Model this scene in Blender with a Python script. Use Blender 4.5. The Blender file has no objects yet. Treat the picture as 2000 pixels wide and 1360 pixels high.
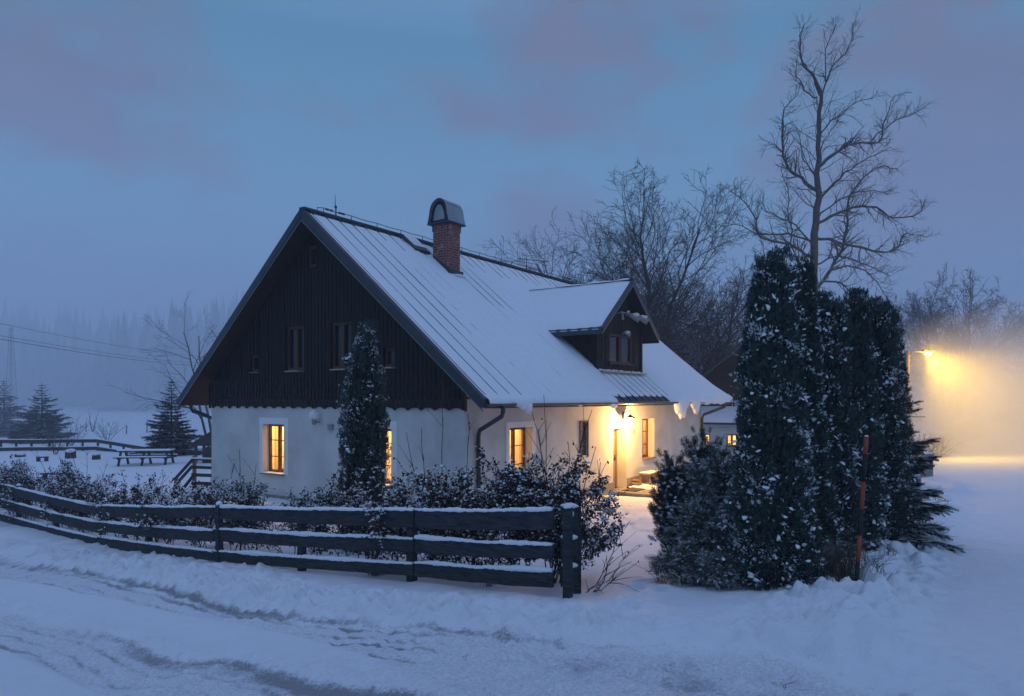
import bpy, math, random
import numpy as np
from mathutils import Vector, Matrix

SC = bpy.context.scene
COL = SC.collection
PI = math.pi

# ------------------------------------------------------------------ camera, world, lights, exposure
cam_d = bpy.data.cameras.new("camera")
cam = bpy.data.objects.new("camera", cam_d)
COL.objects.link(cam)
cam.location = (0, 0, 3.0)
cam.rotation_euler = (PI / 2, 0, 0)
cam_d.sensor_width = 36
cam_d.lens = 24.0
cam_d.shift_y = 0.05
cam_d.clip_start = 0.1
cam_d.clip_end = 3000
SC.camera = cam

SC.view_settings.view_transform = 'Standard'
SC.view_settings.look = 'None'
SC.view_settings.exposure = 0.50
SC.view_settings.gamma = 1
SC.render.engine = 'CYCLES'
SC.cycles.max_bounces = 8
SC.cycles.diffuse_bounces = 3
SC.cycles.glossy_bounces = 2
SC.cycles.transmission_bounces = 4
SC.cycles.transparent_max_bounces = 8
SC.cycles.volume_bounces = 4
SC.cycles.use_denoising = True


class NT:
    """small helper round a node tree"""
    def __init__(self, tree):
        self.t = tree

    def n(self, typ, **kw):
        nd = self.t.nodes.new(typ)
        for k, v in kw.items():
            if k.startswith('i_'):
                key = k[2:]
                key = int(key) if key.isdigit() else key.replace('_', ' ')
                nd.inputs[key].default_value = v
            else:
                setattr(nd, k, v)
        return nd

    def l(self, a, b):
        self.t.links.new(a, b)

    def math(self, op, a, b=None, c=None, clamp=False):
        nd = self.t.nodes.new('ShaderNodeMath')
        nd.operation = op
        nd.use_clamp = clamp
        for i, v in enumerate((a, b, c)):
            if v is None:
                continue
            if isinstance(v, (int, float)):
                nd.inputs[i].default_value = v
            else:
                self.l(v, nd.inputs[i])
        return nd.outputs[0]

    def mix(self, f, a, b, blend='MIX'):
        nd = self.t.nodes.new('ShaderNodeMix')
        nd.data_type = 'RGBA'
        nd.blend_type = blend
        if isinstance(f, (int, float)):
            nd.inputs[0].default_value = f
        else:
            self.l(f, nd.inputs[0])
        for idx, v in ((6, a), (7, b)):
            if isinstance(v, tuple):
                nd.inputs[idx].default_value = v if len(v) == 4 else (*v, 1)
            else:
                self.l(v, nd.inputs[idx])
        return nd.outputs[2]

    def ramp(self, fac, stops, interp='LINEAR'):
        nd = self.t.nodes.new('ShaderNodeValToRGB')
        cr = nd.color_ramp
        cr.interpolation = interp
        while len(cr.elements) < len(stops):
            cr.elements.new(0.5)
        for e, (p, c) in zip(cr.elements, stops):
            e.position = p
            e.color = (*c, 1) if len(c) == 3 else c
        self.l(fac, nd.inputs[0])
        return nd.outputs[0]


def pix_dir(px, py):
    v = Vector(((px - 1000) / 1333.0, 1.0, -(py - 780) / 1333.0))
    return v.normalized()


SUN_EL, SUN_ROT = math.radians(-1.5), math.radians(200)
world = bpy.data.worlds.new("World")
SC.world = world
world.use_nodes = True
wt = NT(world.node_tree)
world.node_tree.nodes.clear()
sky = wt.n('ShaderNodeTexSky', sky_type='NISHITA', sun_disc=False, sun_elevation=SUN_EL, sun_rotation=SUN_ROT,
           air_density=1.0, dust_density=0.6, ozone_density=3.0)
tc = wt.n('ShaderNodeTexCoord')
sep = wt.n('ShaderNodeSeparateXYZ')
wt.l(tc.outputs['Generated'], sep.inputs[0])
grad = wt.ramp(sep.outputs['Z'], [(0.0, (.090, .163, .300)), (0.12, (.116, .226, .370)), (0.28, (.086, .230, .362)),
                                  (0.46, (.058, .178, .295)), (0.60, (.18, .275, .49)), (1.0, (.232, .318, .59))])
clear = wt.mix(0.12, grad, sky.outputs[0])
# clouds: soft noise in the direction sphere, squashed towards the horizon
mp = wt.n('ShaderNodeMapping')
mp.inputs['Scale'].default_value = (1.0, 1.0, 2.2)
wt.l(tc.outputs['Generated'], mp.inputs[0])
nz = wt.n('ShaderNodeTexNoise', i_Scale=3.2, i_Detail=5.0, i_Roughness=0.52, i_Distortion=0.35)
wt.l(mp.outputs[0], nz.inputs['Vector'])
nz2 = wt.n('ShaderNodeTexNoise', i_Scale=7.0, i_Detail=6.0, i_Roughness=0.6)
wt.l(mp.outputs[0], nz2.inputs['Vector'])


def blob(px, py, inner, outer):
    d = pix_dir(px, py)
    vm = wt.n('ShaderNodeVectorMath', operation='DOT_PRODUCT')
    wt.l(tc.outputs['Generated'], vm.inputs[0])
    vm.inputs[1].default_value = d
    mr = wt.n('ShaderNodeMapRange', interpolation_type='SMOOTHSTEP')
    wt.l(vm.outputs['Value'], mr.inputs[0])
    mr.inputs[1].default_value = math.cos(math.radians(outer))
    mr.inputs[2].default_value = math.cos(math.radians(inner))
    return mr.outputs[0]


acc = None
for (px, py, i, o, w) in [(1130, 70, 3, 13, 1.0), (980, 150, 1, 7, .8), (1280, 200, 1, 7, .7), (150, 20, 2, 14, 1.0),
                          (1900, 420, 4, 17, 1.0), (1640, 260, 2, 9, .75), (1990, 250, 2, 8, .7), (1080, 390, 1, 6, .6),
                          (270, 330, 2, 10, .5), (560, 200, 1, 8, .35)]:
    b = wt.math('MULTIPLY', blob(px, py, i, o), w)
    acc = b if acc is None else wt.math('MAXIMUM', acc, b)
nn = wt.math('ADD', wt.math('MULTIPLY', nz.outputs[0], 0.65), wt.math('MULTIPLY', nz2.outputs[0], 0.35))
cm = wt.math('ADD', wt.math('MULTIPLY', acc, 0.52), wt.math('MULTIPLY', wt.math('SUBTRACT', nn, 0.5), 2.5))
cm = wt.math('SUBTRACT', cm, 0.16)
cm = wt.math('MULTIPLY', cm, 2.8, clamp=True)
cmask = wt.math('MULTIPLY', cm, 0.97)
ccol = wt.mix(nz2.outputs[0], (.080, .098, .165), (.136, .142, .220))
skyc = wt.mix(cmask, clear, ccol)
bg = wt.n('ShaderNodeBackground', i_Strength=1.0)
wt.l(skyc, bg.inputs[0])
wo = wt.n('ShaderNodeOutputWorld')
wt.l(bg.outputs[0], wo.inputs[0])

sun_d = bpy.data.lights.new("sun", 'SUN')
sun_d.energy = 0.05
sun_d.angle = math.radians(40)
sun_d.color = (0.8, 0.85, 1.0)
sun = bpy.data.objects.new("sun", sun_d)
COL.objects.link(sun)
sun.rotation_euler = (math.radians(55), 0, math.radians(20))

# ------------------------------------------------------------------ generic helpers
rng = np.random.default_rng(7)
random.seed(11)


def hash2(ix, iy, seed):
    h = (ix.astype(np.int64) * 374761393 + iy.astype(np.int64) * 668265263 + seed * 1442695041) & 0x7fffffff
    h = ((h ^ (h >> 13)) * 1274126177) & 0x7fffffff
    h = h ^ (h >> 16)
    return (h & 0xffff) / 65535.0


def vnoise(x, y, seed=0):
    x = np.asarray(x, float)
    y = np.asarray(y, float)
    ix, iy = np.floor(x), np.floor(y)
    fx, fy = x - ix, y - iy
    fx = fx * fx * fx * (fx * (fx * 6 - 15) + 10)
    fy = fy * fy * fy * (fy * (fy * 6 - 15) + 10)
    a, b = hash2(ix, iy, seed), hash2(ix + 1, iy, seed)
    c, d = hash2(ix, iy + 1, seed), hash2(ix + 1, iy + 1, seed)
    return (a + (b - a) * fx) * (1 - fy) + (c + (d - c) * fx) * fy - 0.5


def fbm(x, y, octaves=4, seed=0):
    s, a, f = 0, 1, 1
    for o in range(octaves):
        s = s + a * vnoise(x * f + o * 17.3, y * f - o * 9.1, seed + o * 31)
        a *= 0.5
        f *= 2.03
    return s


def smooth(a, b, x):
    t = np.clip((x - a) / (b - a), 0, 1)
    return t * t * (3 - 2 * t)


def link(o, parent=None):
    COL.objects.link(o)
    if parent is not None:
        o.parent = parent
    return o


def tag(o, label=None, cat=None, group=None, kind=None):
    if label: o['label'] = label
    if cat: o['category'] = cat
    if group: o['group'] = group
    if kind: o['kind'] = kind
    return o


def thing(name, label, cat, loc=(0, 0, 0), rotz=0, group=None):
    o = bpy.data.objects.new(name, None)
    o.empty_display_size = 0.3
    o.location = loc
    o.rotation_euler = (0, 0, rotz)
    link(o)
    return tag(o, label, cat, group)


def np_mesh(name, V, Q, mats, parent=None, matidx=None, smooth_sh=False):
    """V (n,3), Q (m,4) quads or (m,3) tris"""
    V = np.ascontiguousarray(V, np.float32)
    Q = np.ascontiguousarray(Q, np.int32)
    k = Q.shape[1]
    me = bpy.data.meshes.new(name)
    me.vertices.add(len(V))
    me.vertices.foreach_set('co', V.ravel())
    me.loops.add(Q.size)
    me.loops.foreach_set('vertex_index', Q.ravel())
    me.polygons.add(len(Q))
    me.polygons.foreach_set('loop_start', np.arange(0, Q.size, k, dtype=np.int32))
    if matidx is not None:
        me.polygons.foreach_set('material_index', np.ascontiguousarray(matidx, np.int32))
    if smooth_sh:
        me.polygons.foreach_set('use_smooth', np.ones(len(Q), bool))
    for m in (mats if isinstance(mats, (list, tuple)) else [mats]):
        me.materials.append(m)
    me.update(calc_edges=True)
    o = bpy.data.objects.new(name, me)
    return link(o, parent)


class MB:
    def __init__(self):
        self.v, self.f, self.m = [], [], []

    def add(self, verts, faces, mi=0):
        b = len(self.v)
        self.v.extend([tuple(p) for p in verts])
        self.f.extend([tuple(i + b for i in f) for f in faces])
        self.m.extend([mi] * len(faces))
        return self

    def quad(self, a, b, c, d, mi=0):
        return self.add([a, b, c, d], [(0, 1, 2, 3)], mi)

    def poly(self, pts, mi=0):
        return self.add(pts, [tuple(range(len(pts)))], mi)

    def box(self, lo, hi, mi=0):
        x0, y0, z0 = lo
        x1, y1, z1 = hi
        v = [(x0, y0, z0), (x1, y0, z0), (x1, y1, z0), (x0, y1, z0), (x0, y0, z1), (x1, y0, z1), (x1, y1, z1), (x0, y1, z1)]
        return self.add(v, [(0, 3, 2, 1), (4, 5, 6, 7), (0, 1, 5, 4), (1, 2, 6, 5), (2, 3, 7, 6), (3, 0, 4, 7)], mi)

    def obox(self, c, ax, ay, az, mi=0):
        """box from centre and three half-axis vectors"""
        c, ax, ay, az = Vector(c), Vector(ax), Vector(ay), Vector(az)
        v = [c + sx * ax + sy * ay + sz * az for sz in (-1, 1) for sx, sy in ((-1, -1), (1, -1), (1, 1), (-1, 1))]
        return self.add(v, [(0, 3, 2, 1), (4, 5, 6, 7), (0, 1, 5, 4), (1, 2, 6, 5), (2, 3, 7, 6), (3, 0, 4, 7)], mi)

    def bar(self, a, b, w, h, mi=0):
        """square bar from a to b, w across, h upright"""
        a, b = Vector(a), Vector(b)
        d = (b - a)
        dn = d.normalized()
        up = Vector((0, 0, 1)) if abs(dn.z) < 0.95 else Vector((1, 0, 0))
        s = dn.cross(up).normalized()
        u = s.cross(dn).normalized()
        return self.obox((a + b) / 2, d / 2, s * w / 2, u * h / 2, mi)

    def tube(self, pts, rad, sides=8, mi=0, caps=True):
        pts = [Vector(p) for p in pts]
        n = len(pts)
        if isinstance(rad, (int, float)):
            rad = [rad] * n
        rad = [float(q) for q in rad]
        ref = None
        vs, fs = [], []
        for i, p in enumerate(pts):
            t = (pts[min(i + 1, n - 1)] - pts[max(i - 1, 0)]).normalized()
            if ref is None:
                ref = Vector((0, 0, 1)) if abs(t.z) < 0.8 else Vector((1, 0, 0))
            s = t.cross(ref).normalized()
            u = s.cross(t).normalized()
            ref = u
            for k in range(sides):
                a = 2 * PI * k / sides
                vs.append(p + rad[i] * (math.cos(a) * s + math.sin(a) * u))
        for i in range(n - 1):
            for k in range(sides):
                k2 = (k + 1) % sides
                fs.append((i * sides + k, i * sides + k2, (i + 1) * sides + k2, (i + 1) * sides + k))
        if caps:
            fs.append(tuple(range(sides - 1, -1, -1)))
            fs.append(tuple((n - 1) * sides + k for k in range(sides)))
        return self.add(vs, fs, mi)

    def lathe(self, prof, c=(0, 0, 0), sides=16, mi=0):
        """prof: list of (r,z)"""
        vs, fs = [], []
        for r, z in prof:
            for k in range(sides):
                a = 2 * PI * k / sides
                vs.append((c[0] + r * math.cos(a), c[1] + r * math.sin(a), c[2] + z))
        n = len(prof)
        for i in range(n - 1):
            for k in range(sides):
                k2 = (k + 1) % sides
                fs.append((i * sides + k, i * sides + k2, (i + 1) * sides + k2, (i + 1) * sides + k))
        fs.append(tuple(range(sides - 1, -1, -1)))
        fs.append(tuple((n - 1) * sides + k for k in range(sides)))
        return self.add(vs, fs, mi)

    def blob(self, c, r, seed=0, rough=0.25, seg=8, rings=6, mi=0):
        """lumpy ellipsoid, r = (rx,ry,rz)"""
        rr = random.Random(seed)
        vs, fs = [], []
        ph = [rr.uniform(0, 6.28) for _ in range(6)]
        for j in range(rings + 1):
            th = PI * j / rings
            for i in range(seg):
                a = 2 * PI * i / seg
                k = 1 + rough * (math.sin(2 * a + ph[0]) * math.sin(th * 2 + ph[1]) + .6 * math.sin(3 * a + ph[2] + th * 3) + .4 * rr.uniform(-1, 1)) * .6
                vs.append((c[0] + r[0] * k * math.sin(th) * math.cos(a), c[1] + r[1] * k * math.sin(th) * math.sin(a), c[2] + r[2] * k * math.cos(th)))
        for j in range(rings):
            for i in range(seg):
                i2 = (i + 1) % seg
                fs.append((j * seg + i, (j + 1) * seg + i, (j + 1) * seg + i2, j * seg + i2))
        return self.add(vs, fs, mi)

    def build(self, name, mats, parent=None, sm=False, bevel=0):
        me = bpy.data.meshes.new(name)
        me.from_pydata(self.v, [], self.f)
        for m in (mats if isinstance(mats, (list, tuple)) else [mats]):
            me.materials.append(m)
        if any(self.m):
            me.polygons.foreach_set('material_index', self.m)
        if sm:
            me.polygons.foreach_set('use_smooth', [True] * len(self.f))
        me.update()
        o = bpy.data.objects.new(name, me)
        if bevel:
            b = o.modifiers.new('bevel', 'BEVEL')
            b.width = bevel
            b.segments = 2
            b.limit_method = 'ANGLE'
        return link(o, parent)


# ------------------------------------------------------------------ materials
def mat(name):
    m = bpy.data.materials.new(name)
    m.use_nodes = True
    t = NT(m.node_tree)
    p = m.node_tree.nodes['Principled BSDF']
    return m, t, p


def noise_mat(name, c1, c2, scale=5, rough=0.8, bump=0.0, bscale=None, stretch=None, detail=6, spec=0.3, metal=0.0, bdist=0.02):
    m, t, p = mat(name)
    tcn = t.n('ShaderNodeTexCoord')
    vec = tcn.outputs['Object']
    if stretch:
        mpn = t.n('ShaderNodeMapping')
        mpn.inputs['Scale'].default_value = stretch
        t.l(vec, mpn.inputs[0])
        vec = mpn.outputs[0]
    n1 = t.n('ShaderNodeTexNoise', i_Scale=scale, i_Detail=detail, i_Roughness=0.6)
    t.l(vec, n1.inputs['Vector'])
    f = t.math('MULTIPLY', t.math('SUBTRACT', n1.outputs[0], 0.3), 2.5, clamp=True)
    t.l(t.mix(f, c1, c2), p.inputs['Base Color'])
    p.inputs['Roughness'].default_value = rough
    p.inputs['Specular IOR Level'].default_value = spec
    p.inputs['Metallic'].default_value = metal
    if bump:
        n2 = t.n('ShaderNodeTexNoise', i_Scale=bscale or scale * 4, i_Detail=5, i_Roughness=0.65)
        t.l(vec, n2.inputs['Vector'])
        b = t.n('ShaderNodeBump', i_Strength=bump, i_Distance=bdist)
        t.l(n2.outputs[0], b.inputs['Height'])
        t.l(b.outputs[0], p.inputs['Normal'])
    return m


def snow_mat(name, dirt_and_shade=False, col=(.80, .82, .86), bscale=22, bump=0.35):
    m, t, p = mat(name)
    tcn = t.n('ShaderNodeTexCoord')
    n1 = t.n('ShaderNodeTexNoise', i_Scale=bscale, i_Detail=8, i_Roughness=0.7)
    t.l(tcn.outputs['Object'], n1.inputs['Vector'])
    n2 = t.n('ShaderNodeTexNoise', i_Scale=bscale * 0.22, i_Detail=4, i_Roughness=0.6)
    t.l(tcn.outputs['Object'], n2.inputs['Vector'])
    c = t.mix(n2.outputs[0], tuple(x * 0.93 for x in col), tuple(min(x * 1.06, .92) for x in col))
    h = n1.outputs[0]
    if dirt_and_shade:
        at = t.n('ShaderNodeAttribute', attribute_name='dirt_and_shade')
        mpd = t.n('ShaderNodeMapping')
        mpd.inputs['Rotation'].default_value = (0, 0, math.radians(-28))
        mpd.inputs['Scale'].default_value = (.85, 1.1, 1)
        t.l(tcn.outputs['Object'], mpd.inputs[0])
        n3 = t.n('ShaderNodeTexNoise', i_Scale=38, i_Detail=10, i_Roughness=0.88)
        t.l(mpd.outputs[0], n3.inputs['Vector'])
        n4 = t.n('ShaderNodeTexNoise', i_Scale=5, i_Detail=4, i_Roughness=0.6)
        t.l(mpd.outputs[0], n4.inputs['Vector'])
        nn3 = t.math('ADD', t.math('MULTIPLY', n3.outputs[0], .95), t.math('MULTIPLY', n4.outputs[0], .25))
        f = t.math('ADD', t.math('MULTIPLY', at.outputs['Fac'], .42), t.math('SUBTRACT', nn3, .885))
        f = t.math('MULTIPLY', f, 6.0, clamp=True)
        f = t.math('MULTIPLY', f, 0.72)
        c = t.mix(f, c, (.085, .075, .075))
        at2 = t.n('ShaderNodeAttribute', attribute_name='worn')
        n5 = t.n('ShaderNodeTexNoise', i_Scale=34, i_Detail=8, i_Roughness=0.8)
        t.l(mpd.outputs[0], n5.inputs['Vector'])
        sp = t.math('MULTIPLY', t.math('SUBTRACT', n5.outputs[0], .44), 5.0, clamp=True)
        c = t.mix(t.math('MULTIPLY', t.math('MULTIPLY', at2.outputs['Fac'], sp), 0.62), c, (.36, .35, .38))
    t.l(c, p.inputs['Base Color'])
    p.inputs['Roughness'].default_value = 0.6
    p.inputs['Specular IOR Level'].default_value = 0.25
    b = t.n('ShaderNodeBump', i_Strength=bump, i_Distance=0.03)
    t.l(h, b.inputs['Height'])
    t.l(b.outputs[0], p.inputs['Normal'])
    return m


def frosted(name, c1, c2, lo=0.45, hi=0.85, amount=0.75, scale=14, rough=0.85, trans=0.0):
    """a dark surface with snow lying on the sides that face up"""
    m, t, p = mat(name)
    tcn = t.n('ShaderNodeTexCoord')
    geo = t.n('ShaderNodeNewGeometry')
    n1 = t.n('ShaderNodeTexNoise', i_Scale=scale, i_Detail=5, i_Roughness=0.65)
    t.l(tcn.outputs['Object'], n1.inputs['Vector'])
    base = t.mix(t.math('MULTIPLY', t.math('SUBTRACT', n1.outputs[0], 0.3), 2.5, clamp=True), c1, c2)
    sp = t.n('ShaderNodeSeparateXYZ')
    t.l(geo.outputs['True Normal'], sp.inputs[0])
    z = t.math('ADD', sp.outputs['Z'], t.math('MULTIPLY', t.math('SUBTRACT', n1.outputs[0], 0.5), 0.9))
    mr = t.n('ShaderNodeMapRange', interpolation_type='SMOOTHSTEP')
    t.l(z, mr.inputs[0])
    mr.inputs[1].default_value = lo
    mr.inputs[2].default_value = hi
    f = t.math('MULTIPLY', mr.outputs[0], amount)
    t.l(t.mix(f, base, (.78, .80, .84)), p.inputs['Base Color'])
    p.inputs['Roughness'].default_value = rough
    p.inputs['Specular IOR Level'].default_value = 0.2
    return m


def emit_mat(name, col, strength, folds=False, col2=None):
    m, t, p = mat(name)
    p.inputs['Base Color'].default_value = (*[c * .5 for c in col], 1)
    c = None
    if folds:
        tcn = t.n('ShaderNodeTexCoord')
        mpn = t.n('ShaderNodeMapping')
        mpn.inputs['Scale'].default_value = (9, 9, 0.7)
        t.l(tcn.outputs['Object'], mpn.inputs[0])
        n1 = t.n('ShaderNodeTexNoise', i_Scale=1.0, i_Detail=3)
        t.l(mpn.outputs[0], n1.inputs['Vector'])
        c = t.mix(t.math('MULTIPLY', t.math('SUBTRACT', n1.outputs[0], 0.3), 2.4, clamp=True), col2 or tuple(x * .6 for x in col), col)
        t.l(c, p.inputs['Emission Color'])
    else:
        p.inputs['Emission Color'].default_value = (*col, 1)
    p.inputs['Emission Strength'].default_value = strength
    return m


M = {}
M['snow'] = snow_mat('snow')
M['ground_snow'] = snow_mat('ground_snow', dirt_and_shade=True, bscale=20, bump=0.8)
M['roof_snow'] = snow_mat('roof_snow', bscale=30, bump=0.15)
M['plaster'] = noise_mat('plaster', (.50, .49, .47), (.71, .70, .68), scale=.8, rough=0.9, bump=0.25, bscale=45, bdist=0.01)
M['plaster_trim'] = noise_mat('plaster_trim', (.78, .78, .76), (.83, .83, .82), scale=3, rough=0.9, bump=0.1, bscale=40)
M['plinth'] = noise_mat('plinth', (.20, .18, .17), (.34, .31, .28), scale=4, rough=0.9, bump=0.4, bscale=20)
M['timber'] = noise_mat('timber', (.004, .0035, .0035), (.012, .008, .007), scale=2.2, rough=0.75, bump=0.4, bscale=9, stretch=(6, 6, .6))
M['soffit'] = noise_mat('soffit', (.022, .012, .008), (.045, .025, .016), scale=3, rough=0.8, bump=0.2, stretch=(1, 6, 6))
M['metal_dark'] = noise_mat('metal_dark', (.016, .022, .030), (.035, .045, .056), scale=3, rough=0.5, metal=0.0, spec=0.5)
M['metal_line'] = noise_mat('metal_line', (.10, .13, .15), (.18, .21, .23), scale=8, rough=0.4, spec=0.6)
M['zinc'] = noise_mat('zinc', (.22, .24, .27), (.34, .36, .39), scale=3, rough=0.45, metal=0.4, spec=0.5)
M['frame'] = noise_mat('frame', (.16, .065, .02), (.24, .10, .035), scale=4, rough=0.6, stretch=(5, 5, .6))
M['frame_dark'] = noise_mat('frame_dark', (.05, .025, .014), (.085, .042, .024), scale=4, rough=0.6, stretch=(5, 5, .6))
M['sill'] = noise_mat('sill', (.22, .13, .08), (.32, .2, .13), scale=5, rough=0.7)
M['pane'] = emit_mat('pane', (1.0, .56, .15), 1.65, folds=True, col2=(.70, .28, .035))
M['fence'] = noise_mat('fence', (.010, .013, .016), (.058, .062, .068), scale=5, rough=0.9, bump=0.6, bscale=12, stretch=(1, 1, 7), bdist=0.01)
M['bark'] = frosted('bark', (.035, .03, .028), (.075, .068, .062), lo=.55, hi=1.0, amount=.35, scale=6)
M['bark_far'] = frosted('bark_far', (.045, .042, .043), (.10, .094, .094), lo=.45, hi=1.0, amount=.4, scale=6)
M['bark_frost'] = frosted('bark_frost', (.06, .056, .056), (.12, .112, .11), lo=.4, hi=.95, amount=.5, scale=5)
M['twig'] = frosted('twig', (.03, .022, .02), (.07, .05, .042), lo=.35, hi=.8, amount=.8, scale=9)
M['thuja'] = frosted('thuja', (.008, .018, .017), (.070, .105, .092), lo=.40, hi=1.05, amount=.65, scale=17)
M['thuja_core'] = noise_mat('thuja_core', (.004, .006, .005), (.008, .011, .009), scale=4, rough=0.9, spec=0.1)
M['juniper'] = frosted('juniper', (.026, .042, .036), (.115, .130, .108), lo=.35, hi=.95, amount=.65, scale=9)
M['pine'] = noise_mat('pine', (.010, .018, .016), (.050, .068, .052), scale=9, rough=0.8, spec=0.15)
M['spruce'] = frosted('spruce', (.012, .020, .019), (.042, .056, .050), lo=.35, hi=.95, amount=.55, scale=9)
M['leaf'] = frosted('leaf', (.014, .009, .008), (.080, .040, .028), lo=.70, hi=1.05, amount=.6, scale=7)
M['grass'] = frosted('grass', (.06, .05, .035), (.14, .12, .085), lo=.6, hi=1, amount=.3, scale=6)
M['concrete'] = noise_mat('concrete', (.22, .21, .20), (.33, .32, .30), scale=4, rough=0.9, bump=0.2)
M['wood_pale'] = noise_mat('wood_pale', (.16, .10, .06), (.28, .18, .11), scale=4, rough=0.8, stretch=(5, 5, .8))
M['wood_grey'] = noise_mat('wood_grey', (.035, .033, .034), (.075, .07, .068), scale=4, rough=0.85)
M['stone'] = noise_mat('stone', (.16, .15, .14), (.30, .28, .26), scale=5, rough=0.9, bump=0.3)
M['black'] = noise_mat('black', (.010, .010, .011), (.02, .02, .021), scale=5, rough=0.6)
M['orange'] = noise_mat('orange', (.27, .055, .018), (.36, .08, .025), scale=6, rough=0.6)
M['cable'] = noise_mat('cable', (.02, .02, .022), (.03, .03, .032), scale=5, rough=0.6)
M['white_paint'] = noise_mat('white_paint', (.62, .62, .62), (.74, .74, .74), scale=4, rough=0.6)
M['grey_box'] = noise_mat('grey_box', (.22, .24, .27), (.30, .32, .35), scale=4, rough=0.6)

mg, tg, pg = mat('dark_glass')
pg.inputs['Base Color'].default_value = (.012, .014, .018, 1)
pg.inputs['Roughness'].default_value = 0.06
pg.inputs['Specular IOR Level'].default_value = 0.45
M['dark_glass'] = mg


def brick_mat():
    m, t, p = mat('brick')
    tcn = t.n('ShaderNodeTexCoord')
    sp = t.n('ShaderNodeSeparateXYZ')
    t.l(tcn.outputs['Object'], sp.inputs[0])
    cb = t.n('ShaderNodeCombineXYZ')
    t.l(t.math('ADD', sp.outputs['X'], sp.outputs['Y']), cb.inputs[0])
    t.l(sp.outputs['Z'], cb.inputs[1])
    br = t.n('ShaderNodeTexBrick')
    br.inputs['Scale'].default_value = 1.0
    br.inputs['Brick Width'].default_value = 0.25
    br.inputs['Row Height'].default_value = 0.085
    br.inputs['Mortar Size'].default_value = 0.011
    br.inputs['Color1'].default_value = (.17, .032, .022, 1)
    br.inputs['Color2'].default_value = (.28, .058, .038, 1)
    br.inputs['Mortar'].default_value = (.22, .18, .17, 1)
    t.l(cb.outputs[0], br.inputs['Vector'])
    n = t.n('ShaderNodeTexNoise', i_Scale=5, i_Detail=5)
    t.l(tcn.outputs['Object'], n.inputs['Vector'])
    f = t.math('MULTIPLY', t.math('SUBTRACT', n.outputs[0], 0.58), 5, clamp=True)
    t.l(t.mix(t.math('MULTIPLY', f, .5), br.outputs[0], (.6, .6, .62)), p.inputs['Base Color'])
    p.inputs['Roughness'].default_value = 0.9
    b = t.n('ShaderNodeBump', i_Strength=0.6, i_Distance=0.01, invert=True)
    t.l(br.outputs['Fac'], b.inputs['Height'])
    t.l(b.outputs[0], p.inputs['Normal'])
    return m


M['brick'] = brick_mat()
M['room_wall'] = noise_mat('room_wall', (.66, .58, .44), (.74, .66, .52), scale=2, rough=.9)
M['room_wood'] = noise_mat('room_wood', (.16, .08, .035), (.24, .12, .055), scale=3, rough=.7)


def curtain_mat():
    m = bpy.data.materials.new('curtain')
    m.use_nodes = True
    nt = m.node_tree
    nt.nodes.clear()
    o = nt.nodes.new('ShaderNodeOutputMaterial')
    mx = nt.nodes.new('ShaderNodeMixShader')
    a = nt.nodes.new('ShaderNodeBsdfTranslucent')
    b = nt.nodes.new('ShaderNodeBsdfDiffuse')
    a.inputs[0].default_value = b.inputs[0].default_value = (.78, .70, .55, 1)
    mx.inputs[0].default_value = .45
    nt.links.new(a.outputs[0], mx.inputs[1])
    nt.links.new(b.outputs[0], mx.inputs[2])
    nt.links.new(mx.outputs[0], o.inputs[0])
    return m


def glass_mat():
    m = bpy.data.materials.new('room_glass')
    m.use_nodes = True
    nt = m.node_tree
    nt.nodes.clear()
    o = nt.nodes.new('ShaderNodeOutputMaterial')
    mx = nt.nodes.new('ShaderNodeMixShader')
    a = nt.nodes.new('ShaderNodeBsdfTransparent')
    b = nt.nodes.new('ShaderNodeBsdfGlossy')
    b.inputs['Roughness'].default_value = .03
    mx.inputs[0].default_value = .06
    nt.links.new(a.outputs[0], mx.inputs[1])
    nt.links.new(b.outputs[0], mx.inputs[2])
    nt.links.new(mx.outputs[0], o.inputs[0])
    return m


M['curtain'] = curtain_mat()
M['room_glass'] = glass_mat()

# ------------------------------------------------------------------ terrain
F = 1333.0


def pix(px, py, Y):
    return Vector(((px - 1000) / F * Y, Y, 3.0 - (py - 780) / F * Y))


HO = Vector((-1.135, 16.45, 0))                 # near corner of the house
R = Vector((0.572, 0.820, 0)).normalized()       # along the ridge
G = Vector((-R.y, R.x, 0))                       # across, to the far eave
HROT = math.atan2(R.y, R.x)


def hw(x, y, z=0.0):
    return HO + R * x + G * y + Vector((0, 0, z))


CP = [(0.55, 8.65, .50), (-1.42, 10.2, .284), (-5.3, 12.3, .05), (-9.54, 15.9, -.43), (-14.45, 20, -.66), (-22, 25.5, -.75),
      (3.5, 9.0, .55), (4.3, 8.53, .60), (0, 4.9, .84), (-4.1, 5.5, .60), (-7.2, 9.66, .10), (3.8, 5.06, .80), (-12, 12, -.45), (-20, 16, -.8),
      (10, 14.8, .52), (19.5, 28.9, .42), (8, 12, .55), (4.1, 7.8, .66), (8.6, 14.5, .5), (16.2, 24.8, .4), (14, 10, .62), (30, 20, .5),
      (2.5, 17, .0), (1.8, 12, .22), (6, 16, .1), (0, -10, 1.0), (-10, -10, .7), (10, -10, 1.0), (-30, 0, -.6), (30, 0, .8),
      (25, 43, .3), (45, 75, .3), (60, 50, .4), (14, 33, -.1), (18, 42, -.6), (-19, 36, -.45), (-28, 40, -.45), (-36, 58, -.55), (-26, 46, -.45),
      (-90, 180, -.5), (-30, 180, -.5), (60, 180, 0), (-200, 185, -.5), (200, 180, .5), (-120, 60, -.6), (150, 50, .5), (0, 60, -.4),
      (-12, 26, -.2), (-60, 30, -.7)]
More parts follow.
